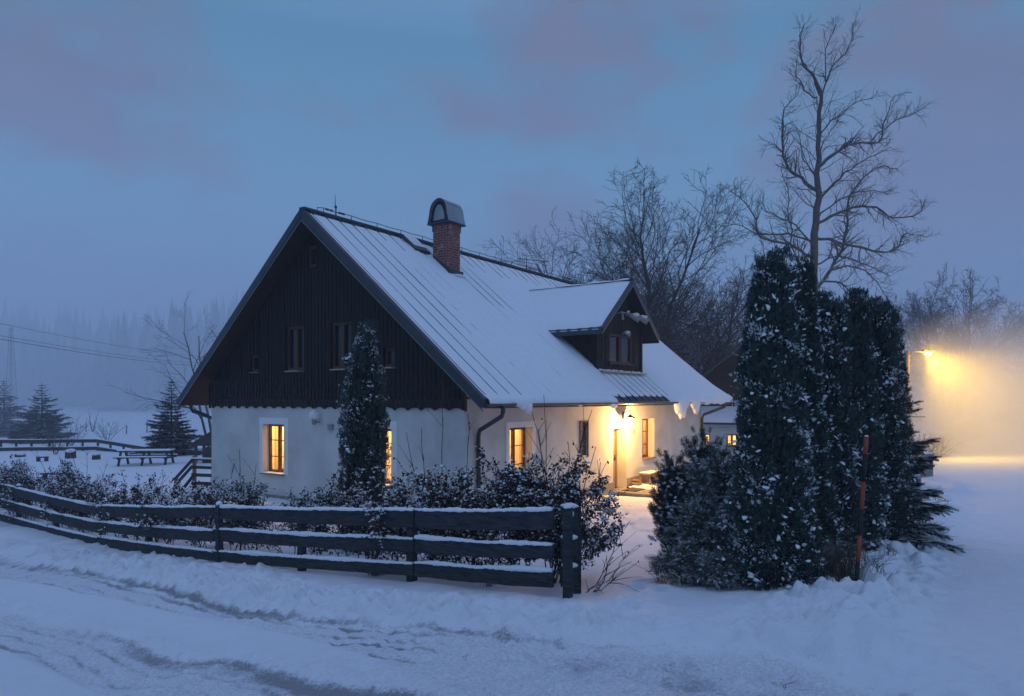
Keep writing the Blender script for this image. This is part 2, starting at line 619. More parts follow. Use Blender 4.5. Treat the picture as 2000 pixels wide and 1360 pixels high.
for hx, hy, z in [(-.8, -.5, .0), (4, -.8, -.02), (8.4, -1, -.15), (12, -1, -.15), (17, -1, -.1), (17, 5, -.2), (17, 11.5, -.2), (-.6, 5, .02),
                  (-.6, 10.7, -.02), (8, 11.5, -.1)]:
    p = hw(hx, hy)
    CP.append((p.x, p.y, z))
CP = np.array(CP)


def _tps_fit(P, lam=2.0):
    n = len(P)
    d2 = ((P[:, None, :2] - P[None, :, :2]) ** 2).sum(-1)
    K = np.where(d2 > 0, 0.5 * d2 * np.log(np.maximum(d2, 1e-12)), 0) + np.eye(n) * lam
    A = np.zeros((n + 3, n + 3))
    A[:n, :n] = K
    A[:n, n] = A[n, :n] = 1
    A[:n, n + 1:] = P[:, :2]
    A[n + 1:, :n] = P[:, :2].T
    b = np.zeros(n + 3)
    b[:n] = P[:, 2]
    return np.linalg.solve(A, b)


TW = _tps_fit(CP)


def gz(x, y):
    x = np.asarray(x, float)
    y = np.asarray(y, float)
    out = np.full(x.shape, TW[-3]) + TW[-2] * x + TW[-1] * y
    for i in range(len(CP)):
        d2 = (x - CP[i, 0]) ** 2 + (y - CP[i, 1]) ** 2
        out = out + TW[i] * 0.5 * d2 * np.log(np.maximum(d2, 1e-12))
    far = smooth(185, 330, y)
    return np.where(y > 185, np.clip(out, -1, 1), out) + far * 30


def gz1(x, y):
    return float(gz(np.array([x]), np.array([y]))[0])


def unproj(px, py, ymax=60):
    ys = np.linspace(3.0, ymax, 3000)
    xs = (px - 1000) / F * ys
    zr = 3.0 - (py - 780) / F * ys
    i = np.argmax(zr < gz(xs, ys))
    return Vector((xs[i], ys[i], zr[i]))


def upoly(pts):
    return np.array([[*unproj(*p).xy] for p in pts])


def dist_poly(x, y, P):
    """distance to a polyline, signed side, and the run along it"""
    best = np.full(x.shape, 1e9)
    side = np.zeros(x.shape)
    run = np.zeros(x.shape)
    acc = 0
    for a, b in zip(P[:-1], P[1:]):
        d = b - a
        L = np.hypot(*d)
        t = np.clip(((x - a[0]) * d[0] + (y - a[1]) * d[1]) / (L * L), 0, 1)
        qx, qy = x - a[0] - t * d[0], y - a[1] - t * d[1]
        dd = np.hypot(qx, qy)
        m = dd < best
        best = np.where(m, dd, best)
        side = np.where(m, np.sign(d[0] * qy - d[1] * qx), side)
        run = np.where(m, acc + t * L, run)
        acc += L
    return best, side, run


TRACK_A = upoly([(-150, 1062), (0, 1092), (140, 1116), (330, 1158), (460, 1188), (600, 1207), (720, 1217), (900, 1226), (1080, 1248), (1250, 1255), (1400, 1266), (1560, 1280), (1640, 1310), (1720, 1345)])
TRACK_B = upoly([(-150, 1160), (0, 1186), (120, 1215), (220, 1240), (340, 1292), (430, 1288), (560, 1318), (650, 1342), (750, 1362), (900, 1400)])
RIDGE = upoly([(-150, 1110), (0, 1138), (180, 1168), (370, 1208), (560, 1245), (700, 1282), (830, 1330), (920, 1375)])
BANK = upoly([(-100, 1240), (0, 1272), (100, 1315), (210, 1362), (300, 1410)])
FOOT = upoly([(1275, 1140), (1240, 1165), (1210, 1190), (1170, 1215), (1120, 1235), (1050, 1240)])
FOOT2 = upoly([(1200, 985), (1230, 1000), (1220, 1030), (1250, 1010), (1215, 1060)])
MOUNDS = [(1732, 1112, .22, .12), (1800, 1100, .18, .10), (1777, 1058, .28, .14), (1713, 1188, .22, .14), (1750, 1212, .18, .10), (1690, 1275, .36, .20),
          (1608, 1182, .18, .09), (1760, 1150, .2, .08), (1830, 1040, .22, .1), (1700, 1150, .2, .10), (1655, 1130, .25, .08), (1850, 1000, .3, .13),
          (1815, 1010, .3, .12), (1770, 1020, .3, .12), (1690, 1225, .2, .08), (1870, 960, .4, .15), (1735, 1085, .25, .1), (1640, 1225, .25, .06), (1800, 1255, .2, .04), (640, 1062, .3, .05)]


def ground_detail(x, y):
    h = np.zeros(x.shape)
    dirt_and_shade = np.zeros(x.shape)
    worn = np.zeros(x.shape)
    yard = smooth(0, 6, y - 10)
    h += 0.05 * fbm(x * .35, y * .35, 3, 3) + 0.018 * fbm(x * 1.6, y * 1.6, 4, 5)
    near = y < 26
    if not near.any():
        return h, dirt_and_shade, worn
    xn, yn = x[near], y[near]
    hn = np.zeros(xn.shape)
    dn = np.zeros(xn.shape)
    wn = np.zeros(xn.shape)
    dA, sA, rA = dist_poly(xn, yn, TRACK_A)
    dB, sB, rB = dist_poly(xn, yn, TRACK_B)
    dR, sR, rR = dist_poly(xn, yn, RIDGE)
    dK, sK, rK = dist_poly(xn, yn, BANK)
    # verge: ploughed, lumpy snow on the fence side of track A
    sdA = dA * np.where(sA > 0, 1, -1)      # >0 on the fence side
    wob = fbm(xn * 1.1, yn * 1.1, 3, 40)
    lump = np.abs(fbm(xn * 3.2, yn * 3.2, 4, 9)) * 2 - .3
    band = np.exp(-((sdA - .55 + .3 * wob) / .5) ** 2)
    leftish = smooth(3.2, -1.5, xn)
    hn += band * (.035 + .15 * lump * (0.45 + .55 * leftish) + .09 * fbm(xn * 7, yn * 7, 4, 10) * (.4 + .6 * leftish))
    hn += .05 * smooth(.0, .35, sdA) * smooth(2.5, 1.0, sdA)
    rough = leftish * smooth(.05, .3, sdA) * smooth(2.3, 1.1, sdA + .5 * wob)
    hn += rough * (.075 * fbm(xn * 5, yn * 5, 5, 11) + .08 * (np.abs(fbm(xn * 4, yn * 4, 3, 13)) * 2 - .3))
    dn += rough * .22
    edge = np.exp(-((sdA + .02 + .10 * wob) / .09) ** 2)
    hn -= .035 * edge
    crumb = np.exp(-((sdA - .10 + .10 * wob) / .20) ** 2) * (.35 + .65 * leftish)
    hn += crumb * .075 * np.abs(fbm(xn * 11, yn * 11, 4, 47))
    dn += edge * (.72 + .5 * fbm(xn * .9, yn * .9, 2, 61))
    dn += np.exp(-((sdA - .12) / .28) ** 2) * .42 * leftish
    # wheel-packed strip between A and the smooth ridge
    sdR = dR * np.where(sR > 0, 1, -1)
    strip = smooth(0.0, -.2, sdA) * smooth(0.02, .18, sdR)
    hn -= .045 * strip
    hn += strip * .042 * fbm(xn * 9, yn * 9, 5, 12)
    wn += strip * .8
    for off, am in ((-.16, .8), (-.42, .7), (-.62, .95), (-.95, .6)):
        ln = np.exp(-((sdA - off + .05 * wob) / .035) ** 2) * smooth(-.02, .1, sdR) * smooth(1.0, -2.0, xn)
        hn -= .018 * ln
        dn += ln * am * (.9 + .8 * fbm(rA * .8, rA * 0 + off, 2, 63))
    tread = np.sin(rA * 42 + 3 * np.sign(np.sin(sdA * 40))) * strip * np.exp(-((sdA + .35) / .18) ** 2)
    hn += .008 * tread
    dn += strip * .22 * (1 + fbm(xn * 2.2, yn * 2.2, 3, 70))
    # ridge crest then down to track B
    hn += .05 * np.exp(-(np.maximum(-sdR, 0) / .35) ** 2) * np.exp(-(np.maximum(sdR, 0) / .07) ** 2)
    sdB = dB * np.where(sB > 0, 1, -1)
    e2 = np.exp(-((sdB + .08 * wob) / .14) ** 2)
    lenB = rB / 12.0
    hn -= .05 * e2
    hn += np.exp(-((sdB - .12 + .08 * wob) / .22) ** 2) * .075 * np.abs(fbm(xn * 10, yn * 10, 4, 48))
    dn += e2 * (.70 + .35 * smooth(.45, .7, lenB) + .4 * fbm(xn * .8, yn * .8, 2, 66))
    strip2 = smooth(.0, -.15, sdB) * smooth(-.05, .15, dK * np.where(sK > 0, 1, -1))
    hn -= .04 * strip2
    hn += strip2 * .040 * fbm(xn * 8, yn * 8, 5, 14)
    wn += strip2 * .9
    dn += strip2 * .38
    for off in (-.25, -.5, -.72):
        ln = np.exp(-((sdB - off + .05 * wob) / .04) ** 2)
        hn -= .02 * ln
        dn += ln * (.5 + .7 * fbm(rB * .7, rB * 0 + off, 2, 64))
    sdK = dK * np.where(sK > 0, 1, -1)
    hn += .06 * smooth(.12, -.1, sdK)
    # lower right: packed road in front
    low = smooth(-.05, -.4, sdA) * smooth(-3.0, 0.0, xn) * smooth(9, 5, yn)
    hn += low * .036 * fbm(xn * 9, yn * 9, 5, 18)
    wn += low * .7
    dn += low * (.38 + .3 * fbm(xn * 1.3, yn * 1.3, 3, 19))
    # footprints
    for P, n, seed in ((FOOT, 34, 1), (FOOT2, 22, 2)):
        rr = np.random.default_rng(seed)
        for k in range(n):
            t = rr.uniform(0, len(P) - 1.001)
            i = int(t)
            c = P[i] + (P[i + 1] - P[i]) * (t - i) + rr.normal(0, .22, 2)
            a = rr.uniform(0, PI)
            ux = (xn - c[0]) * math.cos(a) + (yn - c[1]) * math.sin(a)
            uy = -(xn - c[0]) * math.sin(a) + (yn - c[1]) * math.cos(a)
            q = (ux / .15) ** 2 + (uy / .07) ** 2
            hn += -.05 * np.exp(-q ** 2) + .02 * np.exp(-(np.sqrt(q) - 1.5) ** 2 * 4)
    for k, (px, py, r, hh) in enumerate(MOUNDS):
        c = unproj(px, py)
        rr = np.hypot(xn - c.x, (yn - c.y)) * (1 + .5 * fbm(xn * 3 + k, yn * 3, 2, 80 + k))
        hn += 1.1 * hh * np.exp(-(rr / r) ** 3.2)
        rc = np.hypot(xn - c.x - r * .75, yn - c.y + r * .45)
        hn -= .07 * np.exp(-(rc / (.05 + r * .22)) ** 2)
        dn += .55 * np.exp(-(rc / (.04 + r * .18)) ** 2)  # shade of the hole beside each mound, painted through the dirt mask
    # kerb side of the lane on the right: lumpy, ploughed
    lx = (xn - 4.1) * R.y - (yn - 7.8) * R.x
    lb = np.exp(-((lx + .35) / .75) ** 2) * smooth(5, 7, yn)
    hn += lb * (.20 * (np.abs(fbm(xn * 2.9, yn * 2.9, 4, 50)) * 2) + .05 * fbm(xn * 7, yn * 7, 3, 52) + .03)
    lane = smooth(.1, .8, lx)
    hn -= .05 * lane * smooth(5, 7, yn)
    hn *= smooth(26, 20, yn)
    h[near] += hn
    dirt_and_shade[near] = dn
    worn[near] = np.clip(wn, 0, 1)
    return h, dirt_and_shade, worn


def gx(x, y):
    """height of the finished snow surface"""
    a, b = np.array([x], float), np.array([y], float)
    return float(gz(a, b)[0] + ground_detail(a, b)[0][0])


def build_terrain():
    def axis(fine_lo, fine_hi, step, lo, hi, ratio):
        a = list(np.arange(fine_lo, fine_hi, step))
        s, v = step, a[-1]
        while v < hi:
            s *= ratio
            v += s
            a.append(v)
        s, v = step, a[0]
        pre = []
        while v > lo:
            s *= ratio
            v -= s
            pre.append(v)
        return np.array(pre[::-1] + a)
    xs = axis(-8.5, 10.5, .034, -500, 500, 1.045)
    ys = axis(4.4, 10.2, .028, -60, 460, 1.0225)
    X, Y = np.meshgrid(xs, ys)
    x, y = X.ravel(), Y.ravel()
    hd, dirt_and_shade, worn = ground_detail(x, y)
    z = gz(x, y) + hd
    V = np.stack([x, y, z], 1)
    nx, ny = len(xs), len(ys)
    idx = np.arange(nx * ny).reshape(ny, nx)
    Q = np.stack([idx[:-1, :-1].ravel(), idx[:-1, 1:].ravel(), idx[1:, 1:].ravel(), idx[1:, :-1].ravel()], 1)
    cx, cy = V[Q].mean(1)[:, 0], V[Q].mean(1)[:, 1]
    dA, sA, _ = dist_poly(cx, cy, TRACK_A)
    lx = (cx - 4.1) * R.y - (cy - 7.8) * R.x
    road = ((sA < 0) & (cy < 14) & (cx > -26)) | ((lx > .3) & (lx < 5.5) & (cy > 3) & (cy < 120))
    hp = np.stack([(cx - HO.x) * R.x + (cy - HO.y) * R.y, (cx - HO.x) * G.x + (cy - HO.y) * G.y], 1)
    path = (~road) & (cy > 9.5) & (hp[:, 1] < -.3) & (hp[:, 0] > -3.6 + .35 * (-hp[:, 1])) & (hp[:, 0] < 10) & (hp[:, 1] > -8) & (cx < 4.2) & (cx > .9)
    hill = cy > 190
    for name, m in (('road', road & ~hill), ('path', path & ~hill), ('hill', hill), ('ground', ~road & ~path & ~hill)):
        q = Q[m]
        used, inv = np.unique(q, return_inverse=True)
        o = np_mesh(name, V[used], inv.reshape(q.shape), M['ground_snow'], smooth_sh=True)
        for an, arr in (('dirt_and_shade', dirt_and_shade), ('worn', worn)):
            at = o.data.attributes.new(an, 'FLOAT', 'POINT')
            at.data.foreach_set('value', np.ascontiguousarray(arr[used], np.float32))
        o['kind'] = 'structure'


build_terrain()

# ------------------------------------------------------------------ the house
VERGE, EAVE, W, L = -.58, -1.016, 10.74, 16.5
REAR = 17.29
EZ, SLOPE = 2.93, .837
MID = W / 2
RZ = EZ + SLOPE * (MID - EAVE)


def roofz(y):
    return EZ + SLOPE * ((y - EAVE) if y <= MID else (2 * MID - EAVE - y))


def wall_mesh(mb, o, ux, un, length, z0, z1, openings, depth):
    """plaster wall with real openings and their reveals; o = start, ux = along, un = outward"""
    o, ux, un = Vector(o), Vector(ux), Vector(un)
    us = sorted({0, length, *[a for q in openings for a in q[:2]]})
    zs = sorted({z0, z1, *[a for q in openings for a in q[2:4]]})
    P = lambda u, z, d=0: o + ux * u + Vector((0, 0, z)) - un * d
    for u0, u1 in zip(us[:-1], us[1:]):
        for a, b in zip(zs[:-1], zs[1:]):
            cu, cz = (u0 + u1) / 2, (a + b) / 2
            if any(q[0] < cu < q[1] and q[2] < cz < q[3] for q in openings):
                continue
            mb.quad(P(u0, a), P(u1, a), P(u1, b), P(u0, b))
    for u0, u1, a, b in openings:
        d = depth
        mb.quad(P(u0, a), P(u0, b), P(u0, b, d), P(u0, a, d))
        mb.quad(P(u1, b), P(u1, a), P(u1, a, d), P(u1, b, d))
        mb.quad(P(u0, b), P(u1, b), P(u1, b, d), P(u0, b, d))
        mb.quad(P(u1, a), P(u0, a), P(u0, a, d), P(u1, a, d))


def window(parent, o, ux, un, u0, u1, z0, z1, depth, lit=True, rows=3, mull=True, fm='frame', sill=True, label=None, snow_sill=False):
    """frame with mullion and glazing bars set back in its opening; pane and sill are its pieces"""
    o, ux, un = Vector(o), Vector(ux), Vector(un)
    Z = Vector((0, 0, 1))
    P = lambda u, z, d: o + ux * u + Z * z - un * d
    mb = MB()
    w, h = u1 - u0, z1 - z0
    t = .075
    d = depth - .05

    def rect(a, b, c, e, dd=d, th=.035):
        mb.obox(P((a + b) / 2, (c + e) / 2, dd), ux * (b - a) / 2, un * th, Z * (e - c) / 2)
    rect(u0 + .002, u0 + t, z0 + .002, z1 - .002)
    rect(u1 - t, u1 - .002, z0 + .002, z1 - .002)
    rect(u0 + t, u1 - t, z0 + .002, z0 + t + .02)
    rect(u0 + t, u1 - t, z1 - t, z1 - .002)
    if mull:
        rect((u0 + u1) / 2 - .055, (u0 + u1) / 2 + .055, z0 + t + .02, z1 - t, d - .006)
    for k in range(1, rows):
        zz = z0 + h * k / rows
        rect(u0 + t, u1 - t, zz - .013, zz + .013, d + .004, .02)
    f = mb.build('window', M[fm], parent)
    if label:
        f['label'] = label
    pb = MB()
    pb.obox(P((u0 + u1) / 2, (z0 + z1) / 2, d + .05), ux * (w / 2 - .01), un * .008, Z * (h / 2 - .01))
    pb.build('pane', M['room_glass'] if lit == 'room' else (M['pane'] if lit else M['dark_glass']), f)
    if lit == 'room':
        lit_room(f, P, u0, u1, z0, z1, depth)
    if sill:
        sb = MB()
        sb.obox(P((u0 + u1) / 2, z0 - .012, d / 2 - .05), ux * (w / 2 + .03), un * (d / 2 + .04), Z * .016)
        sb.build('sill', M['sill'], f)
        if snow_sill:
            nb = MB()
            nb.obox(P((u0 + u1) / 2, z0 + .012, d / 2 - .05), ux * (w / 2 - .01), un * (d / 2 + .02), Z * .012)
            nb.build('sill_snow', M['snow'], f, bevel=.008)
    return f


def lit_room(f, P, u0, u1, z0, z1, depth):
    """a small lamp-lit room behind a window, with curtains drawn to the sides"""
    a, b, c, e, d0, d1 = u0 - .7, u1 + .7, z0 - .75, z1 + .5, depth + .02, depth + 2.1
    mb = MB()
    mb.quad(P(a, c, d1), P(b, c, d1), P(b, e, d1), P(a, e, d1))
    mb.quad(P(a, c, d0), P(a, c, d1), P(a, e, d1), P(a, e, d0))
    mb.quad(P(b, c, d0), P(b, e, d0), P(b, e, d1), P(b, c, d1))
    mb.quad(P(a, e, d0), P(a, e, d1), P(b, e, d1), P(b, e, d0))
    mb.quad(P(a, c, d0), P(b, c, d0), P(b, c, d1), P(a, c, d1), 1)
    # a picture frame and a cupboard against the far wall
    m = (u0 + u1) / 2
    for q0, q1, r0, r1 in ((m + .25, m + .75, z0 - .7, z0 + .55), (m - .75, m - .35, z0 + .65, z0 + 1.1)):
        mb.quad(P(q0, r0, d1 - .06), P(q1, r0, d1 - .06), P(q1, r1, d1 - .06), P(q0, r1, d1 - .06), 1)
    mb.build('room', [M['room_wall'], M['room_wood']], f)
    for s0, s1 in ((u0 + .01, u0 + .01 + (u1 - u0) * .24), (u1 - .01 - (u1 - u0) * .22, u1 - .01)):
        cb = MB()
        n = 16
        for k in range(n):
            ua, ub = s0 + (s1 - s0) * k / n, s0 + (s1 - s0) * (k + 1) / n
            da, db = depth + .10 + .022 * math.sin(k * 1.7), depth + .10 + .022 * math.sin((k + 1) * 1.7)
            cb.quad(P(ua, z0 - .1, da), P(ub, z0 - .1, db), P(ub, z1 + .05, db), P(ua, z1 + .05, da))
        cb.build('curtain', M['curtain'], f, sm=True)
    pl = MB()
    rr = random.Random(int(u0 * 100))
    o = P(m + .12, z0, depth + .16)
    pl.lathe([(.05, 0), (.07, .1), (.075, .12)], tuple(o), 8)
    for k in range(14):
        dv = Vector((rr.gauss(0, .10), rr.gauss(0, .10), rr.uniform(.1, .34)))
        q = o + Vector((0, 0, .11))
        pl.add([q, q + dv * .6 + Vector((.02, .02, 0)), q + dv, q + dv * .6 - Vector((.02, .02, 0))], [(0, 1, 2, 3)])
    pl.build('pot_plant', M['thuja'], f)
    w = f.parent.matrix_world if f.parent else Matrix()
    hp = P(m, z1 + .22, depth + .75)
    ROOM_LAMPS.append(hp)


ROOM_LAMPS = []


def build_house():
    H = thing('cottage', 'white plastered cottage with dark timber gable, snowy metal roof and lit windows', 'house', HO, HROT)
    # ---- plaster walls
    gw = [(6.93, 7.96, .74, 2.24), (2.46, 3.5, .72, 2.22)]
    lw = [(1.87, 2.98, .70, 2.24), (5.67, 6.12, 1.24, 2.28), (7.93, 8.98, -.14, 2.0), (10.28, 11.38, .82, 2.28)]
    mb = MB()
    # the gable wall runs along y, looks to -x
    wall_mesh(mb, (0, 0, 0), (0, 1, 0), (-1, 0, 0), W, -.6, 3.0, gw, .34)
    wall_mesh(mb, (0, 0, 0), (1, 0, 0), (0, -1, 0), L, -.6, 3.62, lw, .5)
    wall_mesh(mb, (0, W, 0), (1, 0, 0), (0, 1, 0), L, -.6, 3.62, [], .3)
    wall_mesh(mb, (L, 0, 0), (0, 1, 0), (1, 0, 0), W, -.6, 3.62, [], .3)
    mb.poly([(L, 0, 3.62), (L, W, 3.62), (L, MID, RZ - .35)])
    mb.build('wall', M['plaster'], H)
    # plinth along the foot of the gable and long walls
    pl = MB()
    pl.box((-.045, -.06, -.5), (-.002, 3.0, .16))
    pl.box((-.045, 3.0, -.5), (-.002, W + .04, .10))
    pl.box((-.045, -.05, -.5), (7.93, -.002, .22))
    pl.box((8.98, -.05, -.5), (L + .04, -.002, .25))
    pl.build('plinth', M['plinth'], H)
    for a, b, c, d in gw:
        tr = MB()
        for q in ((a - .2, a, c, d + .2), (b, b + .16, c, d + .2), (a, b, d, d + .2)):
            tr.box((-.012, q[0], q[2]), (.001, q[1], q[3]))
        tr.build('window_surround', M['plaster_trim'], H)
    tr = MB()
    a, b, c, d = lw[0]
    for q in ((a - .16, a, c, d + .16), (b, b + .16, c, d + .16), (a, b, d, d + .16)):
        tr.box((q[0], -.012, q[2]), (q[1], .001, q[3]))
    tr.build('window_surround', M['plaster_trim'], H)
    # ---- windows
    gy, gn = (0, 1, 0), (-1, 0, 0)
    lx, ln = (1, 0, 0), (0, -1, 0)
    for q in gw:
        window(H, (0, 0, 0), gy, gn, q[0], q[1], q[2], q[3], .30, lit='room', snow_sill=True, label='lit window in the white gable wall')
    window(H, (0, 0, 0), lx, ln, *lw[0], .34, lit='room', label='lit two-leaf window near the corner downpipe')
    window(H, (0, 0, 0), lx, ln, *lw[3], .34, lit='room', label='lit window right of the entrance door')
    # small shuttered window
    a, b, c, d = lw[1]
    s = MB()
    for k in range(7):
        zz = c + (d - c) * (k + .5) / 7
        s.box((a + .003, .03, zz - .062), (b - .003, .06, zz + .062))
    s.box((a - .05, -.03, c - .05), (a + .0, .0, d + .05))
    s.box((b, -.03, c - .05), (b + .05, .0, d + .05))
    s.box((a, -.03, d), (b, .0, d + .05))
    s.build('shutter', M['wood_grey'], H)
    # ---- door
    a, b, c, d = lw[2]
    dm = MB()
    n = 6
    for k in range(n):
        u0, u1 = a + .07 + (b - a - .14) * k / n, a + .07 + (b - a - .14) * (k + 1) / n
        dm.box((u0 + .004, .40, c + .06), (u1 - .004, .45, d - .07))
    dm.box((a + .002, .36, c + .01), (a + .07, .47, d - .002))
    dm.box((b - .07, .36, c + .01), (b - .002, .47, d - .002))
    dm.box((a + .07, .36, d - .07), (b - .07, .47, d - .002))
    for zz in (.25, .95, 1.6):
        dm.box((a + .08, .385, zz), (b - .08, .40, zz + .1))
    door = dm.build('door', M['wood_pale'], H)
    hb = MB()
    hb.box((b - .2, .355, .86), (b - .16, .385, 1.06))
    hb.tube([(b - .18, .355, .98), (b - .18, .32, .98), (b - .29, .32, .98)], .011, 6)
    hb.build('handle', M['metal_dark'], door)
    th = MB()
    th.box((a + .003, .0, c - .02), (b - .003, .46, c + .005))
    th.build('threshold', M['stone'], door)
    # ---- gable boarding with scalloped lower edge
    X0 = -.075
    hol = [(5.9, 6.75, 3.83, 5.14), (3.9, 4.75, 3.83, 5.14), (2.25, 2.68, 3.83, 4.34), (8.08, 8.5, 3.84, 4.36), (5.36, 5.76, 6.78, 7.4)]
    tb = MB()
    bw = .152
    nb = int(round((W + .1) / bw))

    def scal(y):
        u = ((y / .46) % 1.0) * 2 - 1
        return 2.70 + .085 * math.sqrt(max(0, 1 - u * u))
    for k in range(nb):
        y0 = -.05 + (W + .1) * k / nb
        y1 = -.05 + (W + .1) * (k + 1) / nb
        off = random.uniform(-.004, .004)
        cuts = np.linspace(y0, y1, 6)
        for j in range(5):
            ya, yb = cuts[j], cuts[j + 1]
            x = X0 + off + (.014 if j == 4 else 0)
            ym = (ya + yb) / 2
            spans = [(None, None)]
            lo = [scal(ya), scal(yb)]
            hi = [roofz(ya) - .3, roofz(yb) - .3]
            cutz = sorted([(h[2], h[3]) for h in hol if h[0] - .001 < ym < h[1] + .001])
            segs, cur = [], lo
            for z0, z1 in cutz:
                segs.append((cur, [z0, z0]))
                cur = [z1, z1]
            segs.append((cur, hi))
            for s0, s1 in segs:
                tb.quad((x, yb, s0[1]), (x, ya, s0[0]), (x, ya, s1[0]), (x, yb, s1[1]))
            # the lower end has thickness
            tb.quad((x, ya, lo[0]), (x, yb, lo[1]), (-.003, yb, lo[1]), (-.003, ya, lo[0]))
    for (a, b, c, d) in hol:
        x1 = .10
        tb.quad((X0, a, c), (X0, a, d), (x1, a, d), (x1, a, c))
        tb.quad((X0, b, d), (X0, b, c), (x1, b, c), (x1, b, d))
        tb.quad((X0, a, d), (X0, b, d), (x1, b, d), (x1, a, d))
        tb.quad((X0, b, c), (X0, a, c), (x1, a, c), (x1, b, c))
        tb.quad((x1 + .02, a - .05, c - .05), (x1 + .02, b + .05, c - .05), (x1 + .02, b + .05, d + .05), (x1 + .02, a - .05, d + .05))
    # closed sides of the boarding at both corners
    for y in (-.05, W + .05):
        tb.quad((X0, y, 2.70), (X0, y, roofz(y) - .3), (0.02, y, roofz(y) - .3), (0.02, y, 2.70))
    # floor of the attic, keeps the loft dark
    tb.box((.02, .0, 3.0), (L - .02, W, 3.06))
    tb.build('gable_boarding', M['timber'], H)
    for k, (a, b, c, d) in enumerate(hol):
        big = k < 2
        f = window(H, (X0, 0, 0), gy, gn, a, b, c, d, .15, lit=False, rows=1, mull=big, fm='frame_dark', sill=False,
                   label=('dark attic window in the timber gable' if big else 'small dark attic opening in the timber gable'))
        nb_ = MB()
        nb_.box((X0 - .035, a - .02, c - .03), (X0 + .02, b + .02, c - .004))
        nb_.build('sill', M['sill'] if k != 4 else M['timber'], f)
        if k in (0, 1, 2):
            sb = MB()
            sb.box((X0 - .032, a + (b - a) * .35, c - .004), (X0 + .02, b - .0, c + .006))
            sb.build('sill_snow', M['snow'], f)
    # ---- roof
    rf = MB()
    TH = .30
    for sgn in (0, 1):
        yy = (lambda y: y) if sgn == 0 else (lambda y: 2 * MID - y)
        e, m = yy(EAVE), yy(MID)
        a = [(VERGE, e, EZ), (REAR, e, EZ), (REAR, m, RZ), (VERGE, m, RZ)]
        bq = [(p[0], p[1], p[2] - TH) for p in a]
        bq[0] = (VERGE, e, EZ - .14); bq[1] = (REAR, e, EZ - .14)
        if sgn:
            a, bq = a[::-1], bq[::-1]
        rf.poly(a, 0)
        rf.poly(bq[::-1], 1)
        for i in range(4):
            j = (i + 1) % 4
            if sgn == 0 and i == 2 or sgn == 1 and i == 0:
                continue
            rf.quad(a[j], a[i], bq[i], bq[j], 0)
    # raised seams on both slopes
    t = .25
    seams = []
    while t < REAR - VERGE - .1:
        seams.append(t)
        x = VERGE + t
        for sgn in (0, 1):
            e = EAVE if sgn == 0 else 2 * MID - EAVE
            a, b = Vector((x, e, EZ + .012)), Vector((x, MID, RZ + .012))
            rf.bar(a, b, .022, .062, 0)
        t += .5
    # verge trim: rolled edge on top, pale line below
    for sgn in (0, 1):
        e = EAVE if sgn == 0 else 2 * MID - EAVE
        rf.bar((VERGE - .012, e, EZ - .06), (VERGE - .012, MID, RZ - .06), .03, .20, 0)
        rf.bar((VERGE + .06, e, EZ + .05), (VERGE + .06, MID, RZ + .05), .12, .045, 0)
        rf.bar((REAR - .06, e, EZ + .03), (REAR - .06, MID, RZ + .03), .12, .045, 0)
        rf.bar((VERGE - .024, e, EZ - .20), (VERGE - .024, MID, RZ - .275), .02, .022, 2)
    rf.bar((VERGE, MID, RZ + .055), (REAR, MID, RZ + .055), .22, .07, 0)
    roof = rf.build('roof', [M['metal_dark'], M['soffit'], M['metal_line']], H)
    # ---- snow on the near slope: a height field with the seams showing through where it is thin
    SL = math.hypot(1, SLOPE)
    ts = np.arange(.14, REAR - VERGE - .02, .05)
    vs = np.concatenate([np.arange(-.05, .4, .06), np.arange(.4, 6.26, .11), [6.27]])
    T, Vv = np.meshgrid(ts, vs)
    th = .066 + .018 * fbm(T * 1.3, Vv * 1.1, 3, 90) + .008 * fbm(T * 6, Vv * 6, 2, 91)
    rr = np.random.default_rng(4)
    near_seam = np.abs(((T - .25 + .25) % .5) - .25) < .04
    sid = np.round((T - .25) / .5).astype(int)
    lens = rr.uniform(.15, .9, 60)[np.clip(sid, 0, 59)]
    ex = (smooth(2.2, 1.9, T) + .8 * smooth(2.8, 2.4, T) * smooth(1.0, 3, Vv) + (Vv > 6.3 - lens))
    ex = ex + smooth(.9, .5, np.abs(T - 5.6)) * smooth(1.2, .7, np.abs(Vv - 4.6))
    ex = ex + smooth(2.3, 1.5, np.abs(T - 9.5 + (Vv - .5) * .2)) * smooth(1.35, 1.0, Vv)
    ex = np.clip(ex, 0, 1)
    th = th * (1 - .40 * ex) - near_seam * (.026 - .016 * ex)
    bare = smooth(2.3, 2.0, np.abs(T - 8.9)) * smooth(.24, .16, Vv + .03 * fbm(T * 3, Vv, 2, 95))
    th = th * (1 - bare) - .03 * bare
    # drift against the hatch, chimney and dormer; fat lip at the eave on the right
    th += .10 * smooth(11.3, 12.6, T) * smooth(.9, .1, Vv) + .03 * smooth(.25, .0, Vv) * (1 - bare)
    th += .05 * smooth(1.2, .2, np.abs(T - 11.4)) * smooth(1.2, .4, np.abs(Vv - 2.2))
    vv = np.maximum(Vv, -.03) + np.minimum(th, 0) * .2
    X = VERGE + T
    Yl = EAVE + vv - th * SLOPE / SL
    Z = EZ + SLOPE * vv + th / SL + .004
    # rounded front edge
    edge = Vv < 0
    Z = np.where(edge, EZ - .03 - .03 * np.maximum(th, 0) * 4, Z)
    Vn = np.stack([X, Yl, Z], -1).reshape(-1, 3)
    ny, nx = T.shape
    ix = np.arange(nx * ny).reshape(ny, nx)
    Qn = np.stack([ix[:-1, :-1].ravel(), ix[:-1, 1:].ravel(), ix[1:, 1:].ravel(), ix[1:, :-1].ravel()], 1)
    np_mesh('roof_snow', Vn, Qn, M['roof_snow'], H, smooth_sh=True)
    fs = MB()
    e = 2 * MID - EAVE
